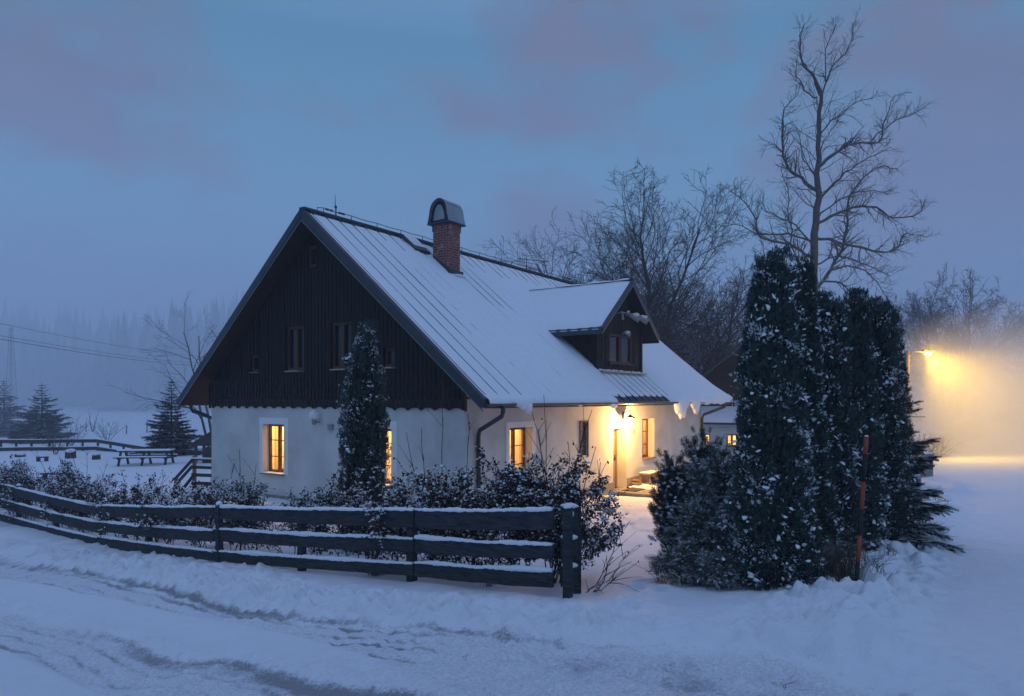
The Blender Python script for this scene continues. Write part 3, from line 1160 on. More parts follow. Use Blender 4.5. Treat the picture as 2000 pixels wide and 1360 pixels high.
    fs.quad((VERGE + .15, MID + .12, RZ - .06), (REAR - .1, MID + .12, RZ - .06), (REAR - .1, e, EZ + .06), (VERGE + .15, e, EZ + .06))
    fs.quad((VERGE + .15, e, EZ + .06), (REAR - .1, e, EZ + .06), (REAR - .1, e, EZ), (VERGE + .15, e, EZ))
    fs.build('roof_snow', M['roof_snow'], H)
    # ---- snow slipping over the eave in lobes

    def curtain(t0, t1, prof, thick, seed):
        hs = MB()
        n = 26
        rr = random.Random(seed)
        rings = []
        for i in range(n + 1):
            q = i / n
            tt = t0 + (t1 - t0) * q
            dp = max(.02, np.interp(q, [p[0] for p in prof], [p[1] for p in prof]) * (1 + .16 * math.sin(q * 29 + seed) + rr.uniform(-.10, .10)))
            k = min(1, 5 * q, 5 * (1 - q)) * .8 + .2
            tk = thick * k
            x = VERGE + tt
            ring = [(x, EAVE + .22, EZ + .16), (x, EAVE - .02, EZ + .06 + tk * .5), (x, EAVE - tk, EZ + .0), (x, EAVE - tk * 1.02, EZ - dp * .5),
                    (x, EAVE - tk * .75, EZ - dp * .9), (x, EAVE - tk * .35, EZ - dp), (x, EAVE + .02 - tk * .1, EZ - dp * .8), (x, EAVE + .03, EZ - dp * .3), (x, EAVE + .05, EZ - .0)]
            rings.append(ring)
        m = len(rings[0])
        v = [p for r_ in rings for p in r_]
        f = [(i * m + k, i * m + (k + 1) % m, (i + 1) * m + (k + 1) % m, (i + 1) * m + k) for i in range(n) for k in range(m)]
        f += [tuple(range(m)), tuple(n * m + k for k in range(m - 1, -1, -1))]
        hs.add(v, f)
        hs.build('hanging_snow', M['roof_snow'], H, sm=True)
    curtain(.95, 1.95, [(0, .03), (.35, .12), (.6, .22), (.85, .30), (.95, .26), (1, .03)], .16, 1)
    curtain(1.9, 6.0, [(0, .02), (.2, .05), (.4, .03), (.55, .07), (.62, .12), (.68, .03), (1, .05)], .05, 2)
    curtain(5.9, 6.7, [(0, .02), (.4, .14), (.6, .20), (.7, .10), (.85, .17), (1, .02)], .12, 3)
    curtain(11.3, 12.75, [(0, .03), (.1, .42), (.35, .62), (.55, .56), (.75, .25), (1, .08)], .18, 4)
    curtain(12.7, 13.8, [(0, .06), (.25, .12), (.45, .42), (.7, .48), (.85, .30), (1, .12)], .18, 5)
    curtain(13.7, 17.6, [(0, .10), (.2, .16), (.4, .10), (.7, .14), (1, .05)], .15, 6)
    # ---- gutter and downpipes
    gt = MB()
    for yb, sg in ((EAVE - .07, 1), (2 * MID - EAVE + .07, -1)):
        n = 7
        prof = [(math.cos(PI + PI * k / n) * .065, math.sin(PI + PI * k / n) * .065) for k in range(n + 1)]
        v, f = [], []
        for x in (VERGE + .02, REAR - .02):
            for (py, pz) in prof:
                v.append((x, yb + py, EZ - .03 + pz))
        for k in range(n):
            f.append((k, k + 1, n + 1 + k + 1, n + 1 + k))
        f.append(tuple(range(n + 1)))
        gt.add(v, f)
    gt.build('gutter', M['metal_dark'], H)
    dp = MB()
    dp.tube([(.08, EAVE - .06, EZ - .06), (.08, EAVE - .06, EZ - .22), (.10, EAVE - .01, EZ - .33), (.40, -.14, 2.24), (.44, -.075, 2.10), (.44, -.075, 1.9), (.44, -.075, -.2)], .055, 10)
    dp.build('downpipe', M['metal_dark'], H, sm=True)
    dp = MB()
    yy = 2 * MID - EAVE + .06
    dp.tube([(-.1, yy, EZ - .06), (-.1, yy, EZ - .22), (-.06, yy - .06, EZ - .34), (.3, W + .14, 2.3), (.3, W + .075, 2.1), (.3, W + .075, -.2)], .055, 10)
    dp.build('downpipe', M['metal_dark'], H, sm=True)
    dp = MB()
    dp.tube([(L - .1, EAVE - .06, EZ - .06), (L - .1, EAVE - .06, EZ - .25), (L - .1, -.16, EZ - .6), (L - .1, -.08, EZ - .75), (L - .1, -.08, -.3)], .06, 10)
    dp.build('downpipe', M['metal_dark'], H, sm=True)
    # ---- chimney
    cx, cy, cs = 3.94, 3.88, .62
    cm_ = MB()
    cm_.box((cx, cy, roofz(cy) - .3), (cx + cs, cy + cs, 8.72))
    ch = cm_.build('chimney', M['brick'], H)
    fl = MB()
    fl.box((cx - .05, cy - .10, roofz(cy) - .25), (cx + cs + .05, cy, roofz(cy) + .14))
    fl.quad((cx - .012, cy - .08, roofz(cy - .08) + .05), (cx - .012, cy + cs, roofz(cy + cs) + .0), (cx - .012, cy + cs, roofz(cy + cs) + .17), (cx - .012, cy - .08, roofz(cy) + .17))
    fl.build('flashing', M['metal_dark'], ch)
    sn = MB()
    sn.blob((cx + cs / 2 + .1, cy - .12, roofz(cy - .12) + .08), (.32, .12, .05), 3)
    sn.build('snow', M['snow'], ch, sm=True)
    cw = MB()
    arc = [(-.45, 0), (-.42, .12), (-.385, .25)] + [(-.36 * math.cos(a), .36 + .40 * math.sin(a)) for a in np.linspace(.1, PI - .1, 13)] + [(.385, .25), (.42, .12), (.45, 0)]
    z0 = 8.70
    x0, x1 = cx - .12, cx + cs + .12
    yc = cy + cs / 2
    n = len(arc)
    for off in (0, -.03):
        vsx = []
        for x in (x0, x1):
            for (py, pz) in arc:
                s = 1 + off / .4
                vsx.append((x, yc + py * s, z0 + pz * (s if pz > .3 else 1)))
        cw.add(vsx, [(k, k + 1, n + k + 1, n + k) for k in range(n - 1)])
    inner = [(x0 + .05, yc + py * .97, z0 + pz * .97) for py, pz in arc]
    # the open ends: black panels paint the shaded inside, with an arched opening band
    cw.poly([(x0 + .10, yc + py * .95, z0 + pz * .96 + .01) for py, pz in arc], 1)
    cw.poly([(x1 - .10, yc + py * .95, z0 + pz * .96 + .01) for py, pz in arc][::-1], 1)
    rim = [(x0 - .004, yc + py, z0 + pz) for py, pz in arc]
    rin = [(x0 - .004, yc + py * .9, z0 + .0 + pz * .93) for py, pz in arc]
    cw.add(rim + rin, [(k, k + 1, n + k + 1, n + k) for k in range(n - 1)], 2)
    a2 = [(.30 * math.cos(a), .10 + .50 * math.sin(a)) for a in np.linspace(0, PI, 11)]
    cw.poly([(x0 + .085, yc + .03 + p * .78, z0 + q) for p, q in a2], 0)
    cw.box((x0 - .01, yc - .46, z0 - .03), (x1 + .01, yc + .46, z0 + .012), 2)
    for px_, py_ in ((cx - .01, cy - .012), (cx + cs + .01, cy - .012), (cx - .01, cy + cs + .012)):
        cw.box((px_ - .012, py_ - .012, z0 - .25), (px_ + .012, py_ + .012, z0), 2)
    cw.build('cowl', [M['zinc'], M['black'], M['metal_dark']], ch)
    cs_ = MB()
    m0 = len(arc) // 2
    top = arc[m0 - 4:m0 + 5]
    v, f = [], []
    for x in np.linspace(x0 + .02, x1 - .02, 6):
        for (py, pz) in top:
            v.append((x, yc + py * 1.01, z0 + pz * 1.012 + .012 + .006 * math.sin(x * 20 + py * 9)))
    nn_ = len(top)
    f = [(i * nn_ + k, i * nn_ + k + 1, (i + 1) * nn_ + k + 1, (i + 1) * nn_ + k) for i in range(5) for k in range(nn_ - 1)]
    cs_.add(v, f)
    cs_.build('cowl_snow', M['zinc'], ch, sm=True)
    # ---- roof hatch by the ridge
    hx0, hx1, hv0, hv1 = 3.25, 3.95, 5.65, 6.28
    hb = MB()
    p = [(hx0, EAVE + hv0), (hx1, EAVE + hv0), (hx1, EAVE + hv1), (hx0, EAVE + hv1)]
    lo = [(x, y, roofz(y) + .0) for x, y in p]
    hi = [(x, y, roofz(y) + .16) for x, y in p]
    hb.add(lo + hi, [(4, 5, 6, 7), (0, 1, 5, 4), (1, 2, 6, 5), (2, 3, 7, 6), (3, 0, 4, 7)])
    hat = hb.build('roof_hatch', M['metal_dark'], H)
    hb = MB()
    q = [(hx0 + .10, EAVE + hv0 + .14), (hx1 - .02, EAVE + hv0 + .14), (hx1 - .02, EAVE + hv1), (hx0 + .10, EAVE + hv1)]
    hb.poly([(x, y, roofz(y) + .18) for x, y in q])
    hb.build('snow', M['roof_snow'], hat)
    # ---- lightning wire on its holders, rod, aerial
    lr = MB()
    pts = []
    x = VERGE + .75
    k = 0
    while x < REAR - .3:
        lr.tube([(x, MID, RZ + .06), (x + .03, MID, RZ + .24)], .012, 5)
        pts.append((x + .03, MID, RZ + .24))
        pts.append((x + .55, MID, RZ + .215))
        x += 1.05
        k += 1
    pts = [(VERGE + .45, MID - .1, RZ + .0), (VERGE + .55, MID, RZ + .2)] + pts
    lr.tube(pts, .011, 5)
    rx = VERGE + 1.2
    lr.tube([(rx, MID, RZ + .1), (rx, MID, RZ + .35), (rx, MID, RZ + .72)], [.016, .012, .006], 6)
    lr.tube([(rx + .05, MID, RZ + .1), (rx + .04, MID, RZ + .38)], .009, 5)
    lr.box((rx - .02, MID - .02, RZ + .34), (rx + .05, MID + .02, RZ + .40))
    for s in (-.35, -.2, .12, .25):
        lr.box((rx + s, MID - .02, RZ + .2), (rx + s + .1, MID + .02, RZ + .25))
    lr.build('lightning_rod', M['metal_dark'], H)
    an = MB()
    ax, az = VERGE + 11.7, RZ + .62
    ay = MID + .25
    an.tube([(ax, ay, RZ - .3), (ax, ay, az + .05)], .018, 6)
    an.tube([(ax - .35, ay + .2, az), (ax + 1.0, ay - .5, az)], .014, 5)
    for k in range(6):
        q = k / 5
        bx, by = ax - .3 + 1.1 * q, ay + .18 - .58 * q
        an.tube([(bx - .08, by - .16, az), (bx + .08, by + .16, az)], .008, 4)
    for s in (-1, 1):
        for k in range(5):
            bx = ax - .35 + .09 * k
            an.tube([(bx, ay + .2 - .05 * k, az), (bx - .05, ay + .2 - .05 * k, az + s * .30)], .008, 4)
    an.build('tv_aerial', M['metal_dark'], H)
    # ---- dormer
    DX, DY, HWD, HEV, DR = 8.82, .17, 1.72, 2.27, 7.09
    DS = .80
    dz = lambda u: DR - DS * abs(u)
    DF = -.30
    db = MB()
    zb = roofz(DY)
    # front wall as vertical boards
    nbd = 22
    wx0, wx1, wz0, wz1 = DX - .85, DX + .95, zb + .32, zb + 1.32
    for k in range(nbd):
        u0, u1 = -HWD + 2 * HWD * k / nbd, -HWD + 2 * HWD * (k + 1) / nbd
        o_ = .012 * (k % 2)
        a, b = DX + u0, DX + u1
        top = min(dz(u0), dz(u1)) - .08
        if wx0 < (a + b) / 2 < wx1:
            db.quad((a, DY + o_, zb - .1), (b, DY + o_, zb - .1), (b, DY + o_, wz0), (a, DY + o_, wz0))
            db.quad((a, DY + o_, wz1), (b, DY + o_, wz1), (b, DY + o_, dz(u1) - .08), (a, DY + o_, dz(u0) - .08))
        else:
            db.quad((a, DY + o_, zb - .1), (b, DY + o_, zb - .1), (b, DY + o_, dz(u1) - .08), (a, DY + o_, dz(u0) - .08))
    yb = EAVE + (dz(HWD) - EZ) / SLOPE
    for s in (-1, 1):
        n = 14
        for k in range(n):
            ya, yc_ = DY + (yb - DY) * k / n, DY + (yb - DY) * (k + 1) / n
            x = DX + s * (HWD - .012 * (k % 2))
            db.quad((x, ya, roofz(ya) - .1), (x, yc_, roofz(yc_) - .1), (x, yc_, dz(HWD) - .02), (x, ya, dz(HWD) - .02))
        db.box((DX + s * HWD - .07, DY - .035, zb - .05), (DX + s * HWD + .07, DY + .1, dz(HWD) - .05))
    dorm = db.build('dormer', M['timber'], H)
    dr = MB()
    vy = lambda z: EAVE + (z - EZ) / SLOPE
    for s in (-1, 1):
        e0, r0 = (DX + s * HEV, DF, dz(HEV)), (DX, DF, DR)
        e1, r1 = (DX + s * HEV, vy(dz(HEV)) + .1, dz(HEV)), (DX, vy(DR) + .1, DR)
        top = [e0, e1, r1, r0]
        bot = [(p[0], p[1], p[2] - .17) for p in top]
        if s > 0:
            top, bot = top[::-1], bot[::-1]
        dr.poly(top[::-1], 0)
        dr.poly(bot, 1)
        for i in range(4):
            j = (i + 1) % 4
            dr.quad(top[i], top[j], bot[j], bot[i], 0)
        dr.bar((DX + s * HEV, DF - .012, dz(HEV) - .06), (DX, DF - .012, DR - .06), .03, .17, 0)
        dr.bar((DX + s * HEV, DF - .022, dz(HEV) - .165), (DX, DF - .022, DR - .165), .02, .022, 2)
        dr.bar((DX + s * HEV, DF, dz(HEV) - .12), (DX + s * HEV, vy(dz(HEV)), dz(HEV) - .12), .06, .14, 0)
    dr.bar((DX, DF - .02, DR + .03), (DX, vy(DR), DR + .03), .16, .05, 0)
    dr.build('dormer_roof', [M['metal_dark'], M['timber'], M['metal_line']], dorm)
    ds = MB()
    for s in (-1, 1):
        nU, nY = 14, 18
        v = []
        for i in range(nU + 1):
            u = .08 + (HEV + .03 - .08) * i / nU
            for j in range(nY + 1):
                y1 = vy(dz(u)) + .35
                y = DF + .05 + (y1 - DF - .05) * j / nY
                h_ = .07 + .03 * float(fbm(np.array([u * 2.2 + 9]), np.array([y * 1.5]), 3, 33)[0])
                h_ *= min(1, .35 + j * .4)
                if i == nU:
                    h_ = -.05 - .03 * (j % 3 == 0)
                v.append((DX + s * u, y, dz(u) + h_ + .004))
        f = [(i * (nY + 1) + j, i * (nY + 1) + j + 1, (i + 1) * (nY + 1) + j + 1, (i + 1) * (nY + 1) + j) for i in range(nU) for j in range(nY)]
        ds.add(v, f)
    v = []
    for j in range(19):
        y = DF + .1 + (vy(DR) + .1 - DF) * j / 18
        hh = .085 + .03 * math.sin(j * 1.9) * math.sin(j * .7)
        for u, k in ((-.12, .3), (-.06, .9), (0, 1.0), (.06, .9), (.12, .3)):
            v.append((DX + u, y, DR + hh * k))
    ds.add(v, [(j * 5 + k, j * 5 + k + 1, j * 5 + k + 6, j * 5 + k + 5) for j in range(18) for k in range(4)])
    ds.build('dormer_snow', M['roof_snow'], dorm, sm=True)
    wm = MB()
    d0 = DY + .05
    for a, b in ((wx0, (wx0 + wx1) / 2 - .03), ((wx0 + wx1) / 2 + .03, wx1)):
        wm.box((a, d0 - .03, wz0), (a + .07, d0 + .03, wz1))
        wm.box((b - .07, d0 - .03, wz0), (b, d0 + .03, wz1))
        wm.box((a + .07, d0 - .03, wz0), (b - .07, d0 + .03, wz0 + .07))
        wm.box((a + .07, d0 - .03, wz1 - .07), (b - .07, d0 + .03, wz1))
    wm.box((wx0 - .03, DY - .05, wz0 - .04), (wx1 + .03, d0 + .03, wz0 - .002))
    wm.box(((wx0 + wx1) / 2 - .03, d0 - .05, wz0), ((wx0 + wx1) / 2 + .03, d0 + .03, wz1))
    wm.build('dormer_window', M['frame_dark'], dorm)
    gp = MB()
    gp.box((wx0 + .02, d0 + .032, wz0), (wx1 - .02, d0 + .05, wz1))
    gp.build('pane', M['dark_glass'], dorm)
    sk = MB()
    sk.bar((DX - HWD, DY - .12, roofz(DY - .12) + .10), (DX + HWD, DY - .12, roofz(DY - .12) + .10), .24, .05)
    sk.build('apron_flashing', M['zinc'], dorm)
    fz = DR - 1.12
    fl = MB()
    fl.bar((DX - .55, DY - .28, fz), (DX + .75, DY - .28, fz), .03, .03)
    fl.bar((DX - .3, DY, fz), (DX - .3, DY - .28, fz), .03, .03)
    fl.bar((DX + .4, DY, fz), (DX + .4, DY - .28, fz), .03, .03)
    fl.build('lamp_bar', M['grey_box'], dorm)
    for k, sx in enumerate((0.05, .75)):
        fl = MB()
        fl.tube([(DX + sx, DY - .28, fz), (DX + sx + .04, DY - .38, fz - .08), (DX + sx + .18, DY - .62, fz - .24)], [.05, .085, .11], 10)
        fl.build('floodlight', M['grey_box'], dorm)
    fl = MB()
    fl.tube([(DX - .42, DY - .28, fz - .02), (DX - .42, DY - .3, fz - .26)], [.03, .05], 8)
    fl.build('hanging_lamp', M['grey_box'], dorm)
    fl = MB()
    fl.tube([(DX + .1, DY - .02, wz1 + .06), (DX + .1, DY - .16, wz1 + .06), (DX + .22, DY - .26, wz1 + .0)], [.03, .04, .07], 8)
    fl.build('window_lamp', M['grey_box'], dorm)
    for sx in (0.05, .75):
        fs_ = MB()
        fs_.blob((DX + sx + .10, DY - .48, fz - .06), (.11, .17, .07), int(sx * 10), seg=10)
        fs_.blob((DX + sx, DY - .28, fz + .06), (.05, .05, .04), 3)
        fs_.build('lamp_snow', M['snow'], dorm, sm=True)
    fs_ = MB()
    fs_.blob((DX + .14, DY - .2, wz1 + .09), (.12, .1, .05), 6)
    fs_.build('lamp_snow', M['snow'], dorm, sm=True)
    # ---- globe lamp, vent and lamps on the walls
    gl = MB()
    sy, sz = 5.30, 2.43
    gl.lathe([(.005, -.16), (.055, -.15), (.075, -.05), (.075, .0), (.11, .02), (.115, .1)], (-.2, sy, sz), 12)
    gl.bar((-.01, sy, sz - .08), (-.2, sy, sz - .08), .04, .04)
    gl_ = gl.build('globe_lamp', M['grey_box'], H)
    gl = MB()
    gl.blob((-.2, sy, sz + .12), (.15, .15, .15), 2, .06, 12, 8)
    gl.build('snow_cap', M['snow'], gl_, sm=True)
    vb = MB()
    vb.box((-.06, 4.72, 2.13), (-.001, 4.9, 2.27))
    vb.box((-.075, 4.70, 2.27), (-.001, 4.92, 2.295))
    vb.build('vent_box', M['grey_box'], H)
    lb = MB()
    lx_, ly_, lz_ = 8.50, -.36, 2.28
    lb.box((lx_ + .12, -.03, lz_ + .02), (lx_ + .24, -.001, lz_ + .28))
    lb.tube([(lx_ + .18, -.02, lz_ + .2), (lx_ + .18, -.15, lz_ + .32), (lx_ + .1, -.3, lz_ + .34), (lx_, ly_, lz_ + .26), (lx_, ly_, lz_ + .18)], .014, 6)
    lb.lathe([(.03, .2), (.05, .17), (.17, .10), (.19, .08), (.05, .12)], (lx_, ly_, lz_), 12)
    wl = lb.build('wall_lamp', M['metal_dark'], H)
    lb = MB()
    lb.blob((lx_, ly_, lz_ + .03), (.085, .085, .10), 1, 0.0, 12, 8)
    lb.build('bulb', emit_mat('bulb', (1.0, .72, .36), 40), wl, sm=True)
    lb = MB()
    lb.box((8.6, 10.9, 2.0), (8.7, 10.95, 2.2))
    nb_ = MB()
    # house number beside the door: two upright strokes with their serifs
    for k, ux_ in enumerate((9.42, 9.60)):
        nb_ = MB()
        z0_ = 1.74
        nb_.box((ux_ - .010, -.014, z0_), (ux_ + .010, -.001, z0_ + .19))
        nb_.obox((ux_ - .03, -.0075, z0_ + .165), (.020, 0, .018), (0, .006, 0), (-.005, 0, .006))
        nb_.build('house_number', M['metal_dark'], H)
    # cable under the gutter, meter cover, small bolt
    return H


HOUSE = build_house()


def point_light(name, loc, col, energy, radius=.08, parent=None):
    d = bpy.data.lights.new(name, 'POINT')
    d.energy = energy
    d.color = col
    d.shadow_soft_size = radius
    o = bpy.data.objects.new(name, d)
    o.location = loc
    return link(o, parent)


for p_ in ROOM_LAMPS:
    point_light('room_lamp_light', hw(*p_), (1.0, .58, .18), 150, .10)
point_light('door_lamp_light', hw(8.50, -.62, 2.18), (1.0, .52, .13), 390, .06)
point_light('porch_lamp_light', hw(3.2, W + .6, 2.1), (1.0, .55, .2), 45, .08)

# ------------------------------------------------------------------ vegetation helpers
def scatter(tv, tq, P, Rm, S):
    """template verts/quads copied to every point with its rotation and size"""
    P = np.asarray(P, float)
    S = np.asarray(S, float)
    if S.ndim == 1:
        S = np.stack([S] * 3, 1)
    n, k = len(tv), len(P)
    V = np.einsum('kij,knj->kni', Rm, tv[None] * S[:, None, :]) + P[:, None, :]
    Q = tq[None] + (np.arange(k) * n)[:, None, None]
    return V.reshape(-1, 3), Q.reshape(-1, tq.shape[1])


def frames(D, roll):
    """rotations whose z axis is D, turned by roll about it"""
    D = np.asarray(D, float)
    D = D / np.maximum(np.linalg.norm(D, axis=1, keepdims=True), 1e-9)
    ref = np.where(np.abs(D[:, 2:3]) < .9, np.array([[0, 0, 1.0]]), np.array([[1.0, 0, 0]]))
    a = np.cross(ref, D)
    a /= np.maximum(np.linalg.norm(a, axis=1, keepdims=True), 1e-9)
    b = np.cross(D, a)
    c, s = np.cos(roll)[:, None], np.sin(roll)[:, None]
    return np.stack([a * c + b * s, -a * s + b * c, D], 2)


def fan_template(n=5, spread=.95, ll=.62, lw=.13, stem=.35):
    v, q = [], []
    for k in range(n):
        a = -spread + 2 * spread * k / (n - 1)
        z0 = stem * (1 - abs(a) / spread) * .8
        dx, dz = math.sin(a), math.cos(a)
        px, pz = dz, -dx
        l = ll * (1 - .25 * abs(a) / spread)
        b = len(v)
        y = .05 * math.sin(k * 2.1)
        v += [(0, 0, z0), (dx * l * .5 + px * lw / 2, y, z0 + dz * l * .5 + pz * lw / 2), (dx * l, y * 1.5, z0 + dz * l), (dx * l * .5 - px * lw / 2, -y, z0 + dz * l * .5 - pz * lw / 2)]
        q.append((b, b + 1, b + 2, b + 3))
    return np.array(v), np.array(q)


def brush_template(n=18, ln=.5, lw=.035, length=1.0, up=.8):
    """needles all round a shoot along z"""
    v, q = [], []
    for k in range(n):
        a = k * 2.399
        z = length * (k + .5) / n
        dx, dy = math.cos(a), math.sin(a)
        b = len(v)
        tip = (dx * ln * .75, dy * ln * .75, z + ln * up)
        sx, sy = -dy * lw, dx * lw
        v += [(0, 0, z), (tip[0] * .5 + sx, tip[1] * .5 + sy, (z + tip[2]) / 2), tip, (tip[0] * .5 - sx, tip[1] * .5 - sy, (z + tip[2]) / 2)]
        q.append((b, b + 1, b + 2, b + 3))
    return np.array(v), np.array(q)


def pinnate_template(n=11, ll=.24, lw=.075, droop=.25):
    """flat spray: side leaflets along a stem"""
    v, q = [], []
    for k in range(n):
        z = (k + .5) / n
        for s in (-1, 1):
            a = .75
            l = ll * (1 - .55 * z)
            dx, dz = s * math.sin(a) * l, math.cos(a) * l
            px, pz = math.cos(a) * lw / 2, -s * math.sin(a) * lw / 2
            y = -droop * z * z
            b = len(v)
            v += [(0, y, z), (dx * .5 + px, y - .01, z + dz * .5 + pz), (dx, y - .03, z + dz), (dx * .5 - px, y - .01, z + dz * .5 - pz)]
            q.append((b, b + 1, b + 2, b + 3))
    b = len(v)
    v += [(-.012, 0, 0), (.012, 0, 0), (.004, -droop, 1), (-.004, -droop, 1)]
    q.append((b, b + 1, b + 2, b + 3))
    return np.array(v), np.array(q)


def ball_template(seg=6, rings=4):
    v, q = [], []
    for j in range(rings + 1):
        th = PI * j / rings
        for i in range(seg):
            a = 2 * PI * i / seg
            k = 1 + .18 * math.sin(3 * a + j)
            v.append((math.sin(th) * math.cos(a) * k, math.sin(th) * math.sin(a) * k, math.cos(th)))
    for j in range(rings):
        for i in range(seg):
            q.append((j * seg + i, (j + 1) * seg + i, (j + 1) * seg + (i + 1) % seg, j * seg + (i + 1) % seg))
    return np.array(v), np.array(q)


LEAF_T = (np.array([(0, 0, 0), (.28, .08, .45), (0, .0, 1), (-.28, .08, .45)]), np.array([(0, 1, 2, 3)]))
FAN_T = fan_template()
BALL_T = ball_template()
BRUSH_T = brush_template()
PINN_T = pinnate_template()


def join(parts):
    V, Q, b = [], [], 0
    for v, q in parts:
        V.append(v)
        Q.append(q + b)
        b += len(v)
    return np.concatenate(V), np.concatenate(Q)


def tubes(branches, smin=3):
    """branches: list of (points, radii, sides) -> V, Q"""
    groups = {}
    for pts, rad, s in branches:
        groups.setdefault((len(pts), s), []).append((pts, rad))
    parts = []
    for (n, s), lst in groups.items():
        P = np.array([[tuple(p) for p in b[0]] for b in lst])
        Rr = np.array([b[1] for b in lst])
        k = len(lst)
        T = np.gradient(P, axis=1)
        T /= np.maximum(np.linalg.norm(T, axis=2, keepdims=True), 1e-9)
        mean = P[:, -1] - P[:, 0]
        mean /= np.maximum(np.linalg.norm(mean, axis=1, keepdims=True), 1e-9)
        ax = np.abs(mean).argmin(1)
        ref = np.eye(3)[ax]
        A = np.cross(T, ref[:, None, :])
        A /= np.maximum(np.linalg.norm(A, axis=2, keepdims=True), 1e-9)
        B = np.cross(T, A)
        ang = np.arange(s) * 2 * PI / s
        ring = P[:, :, None, :] + Rr[:, :, None, None] * (np.cos(ang)[None, None, :, None] * A[:, :, None, :] + np.sin(ang)[None, None, :, None] * B[:, :, None, :])
        V = ring.reshape(-1, 3)
        base = (np.arange(k) * n * s)[:, None, None] + (np.arange(n - 1) * s)[None, :, None]
        i = np.arange(s)[None, None, :]
        i2 = (i + 1) % s
        Q = np.stack([base + i, base + i2, base + s + i2, base + s + i], -1).reshape(-1, 4)
        parts.append((V, Q))
    return join(parts)


RMIN = .0042


def grow(out, p, d, length, r0, level, maxlevel, rr, spec):
    """a limb with its side limbs; spec[level] = (segments, gnarl, up, children, angle, length ratio)"""
    seg, gn, up, nch, ang, lr = spec[level]
    d = d.normalized()
    pts, rad = [p.copy()], [r0]
    q = p.copy()
    dirs = [d.copy()]
    tipr = max(.25 * r0, RMIN) if level < maxlevel else max(.3 * r0, RMIN * .8)
    for i in range(seg):
        d = d + Vector((rr.gauss(0, gn), rr.gauss(0, gn), rr.gauss(0, gn) + up))
        d.normalize()
        q = q + d * (length / seg)
        pts.append(q.copy())
        dirs.append(d.copy())
        rad.append(r0 + (tipr - r0) * (i + 1) / seg)
    out.append((pts, rad, 6 if level == 0 and r0 > .05 else (4 if r0 > .02 else 3), level))
    if level >= maxlevel:
        return
    side_limbs(out, pts, rad, dirs, length, level, maxlevel, rr, spec, .2)


def side_limbs(out, pts, rad, dirs, length, level, maxlevel, rr, spec, start=.15):
    seg, gn, up, nch, ang, lr = spec[level]
    n = len(pts) - 1
    for k in range(nch):
        f = start + (1 - start) * (k + rr.uniform(.1, .9)) / nch
        i = min(int(f * n), n - 1)
        t = f * n - i
        p = pts[i].lerp(pts[i + 1], t)
        d = dirs[min(i + 1, n)]
        ax = d.orthogonal().normalized()
        ax.rotate(Matrix.Rotation(rr.uniform(0, 2 * PI), 3, d))
        nd = d.copy()
        nd.rotate(Matrix.Rotation(ang * rr.uniform(.65, 1.25), 3, ax))
        rloc = rad[i] + (rad[i + 1] - rad[i]) * t
        grow(out, p, nd, length * lr * rr.uniform(.6, 1.2) * (1.15 - .5 * f), max(RMIN, rloc * .55), level + 1, maxlevel, rr, spec)


def branch_mesh(name, branches, m, parent, origin):
    o = Vector(origin)
    V, Q = tubes([(([tuple(p - o) for p in b[0]]), b[1], b[2]) for b in branches])
    return np_mesh(name, V, Q, m, parent, smooth_sh=True)


def bare_tree(name, label, base, height, seed, stems=3, spread=.35, r0=.12, spec=None, group=None, m='bark_far', cat='tree', lv=3, first=None):
    rr = random.Random(seed)
    base = Vector(base)
    t = thing(name, label, cat, base, 0, group)
    spec = spec or [(7, .10, .03, 11, .75, .50), (5, .14, .05, 7, .7, .48), (4, .16, .04, 5, .7, .55), (3, .18, .02, 0, .6, .5)]
    out = []
    trunk = []
    for s in range(stems):
        a = 2 * PI * s / stems + rr.uniform(-.4, .4)
        sp = spread * (rr.uniform(.6, 1.2) if stems > 1 else .1)
        d = Vector((math.cos(a) * sp, math.sin(a) * sp, 1))
        if first and s < len(first):
            d = Vector(first[s])
        b0 = len(out)
        grow(out, base + Vector((math.cos(a) * r0 * .8 * (stems > 1), math.sin(a) * r0 * .8 * (stems > 1), -.1)), d, height * rr.uniform(.85, 1.05), r0 * rr.uniform(.75, 1.1), 0, lv, rr, spec)
    trunk = [b for b in out if b[3] == 0]
    crown = [b for b in out if b[3] > 0]
    branch_mesh('trunk', trunk, M[m], t, base)
    branch_mesh('crown', crown, M[m], t, base)
    return t


def np_noise3(P, s, seed):
    return (vnoise(P[:, 0] * s + P[:, 2] * s * .7, P[:, 1] * s + P[:, 2] * s * 1.3, seed) + vnoise(P[:, 2] * s * 1.1 + P[:, 0] * s * .6, P[:, 0] * s - P[:, 1] * s * .8, seed + 5)) * .9


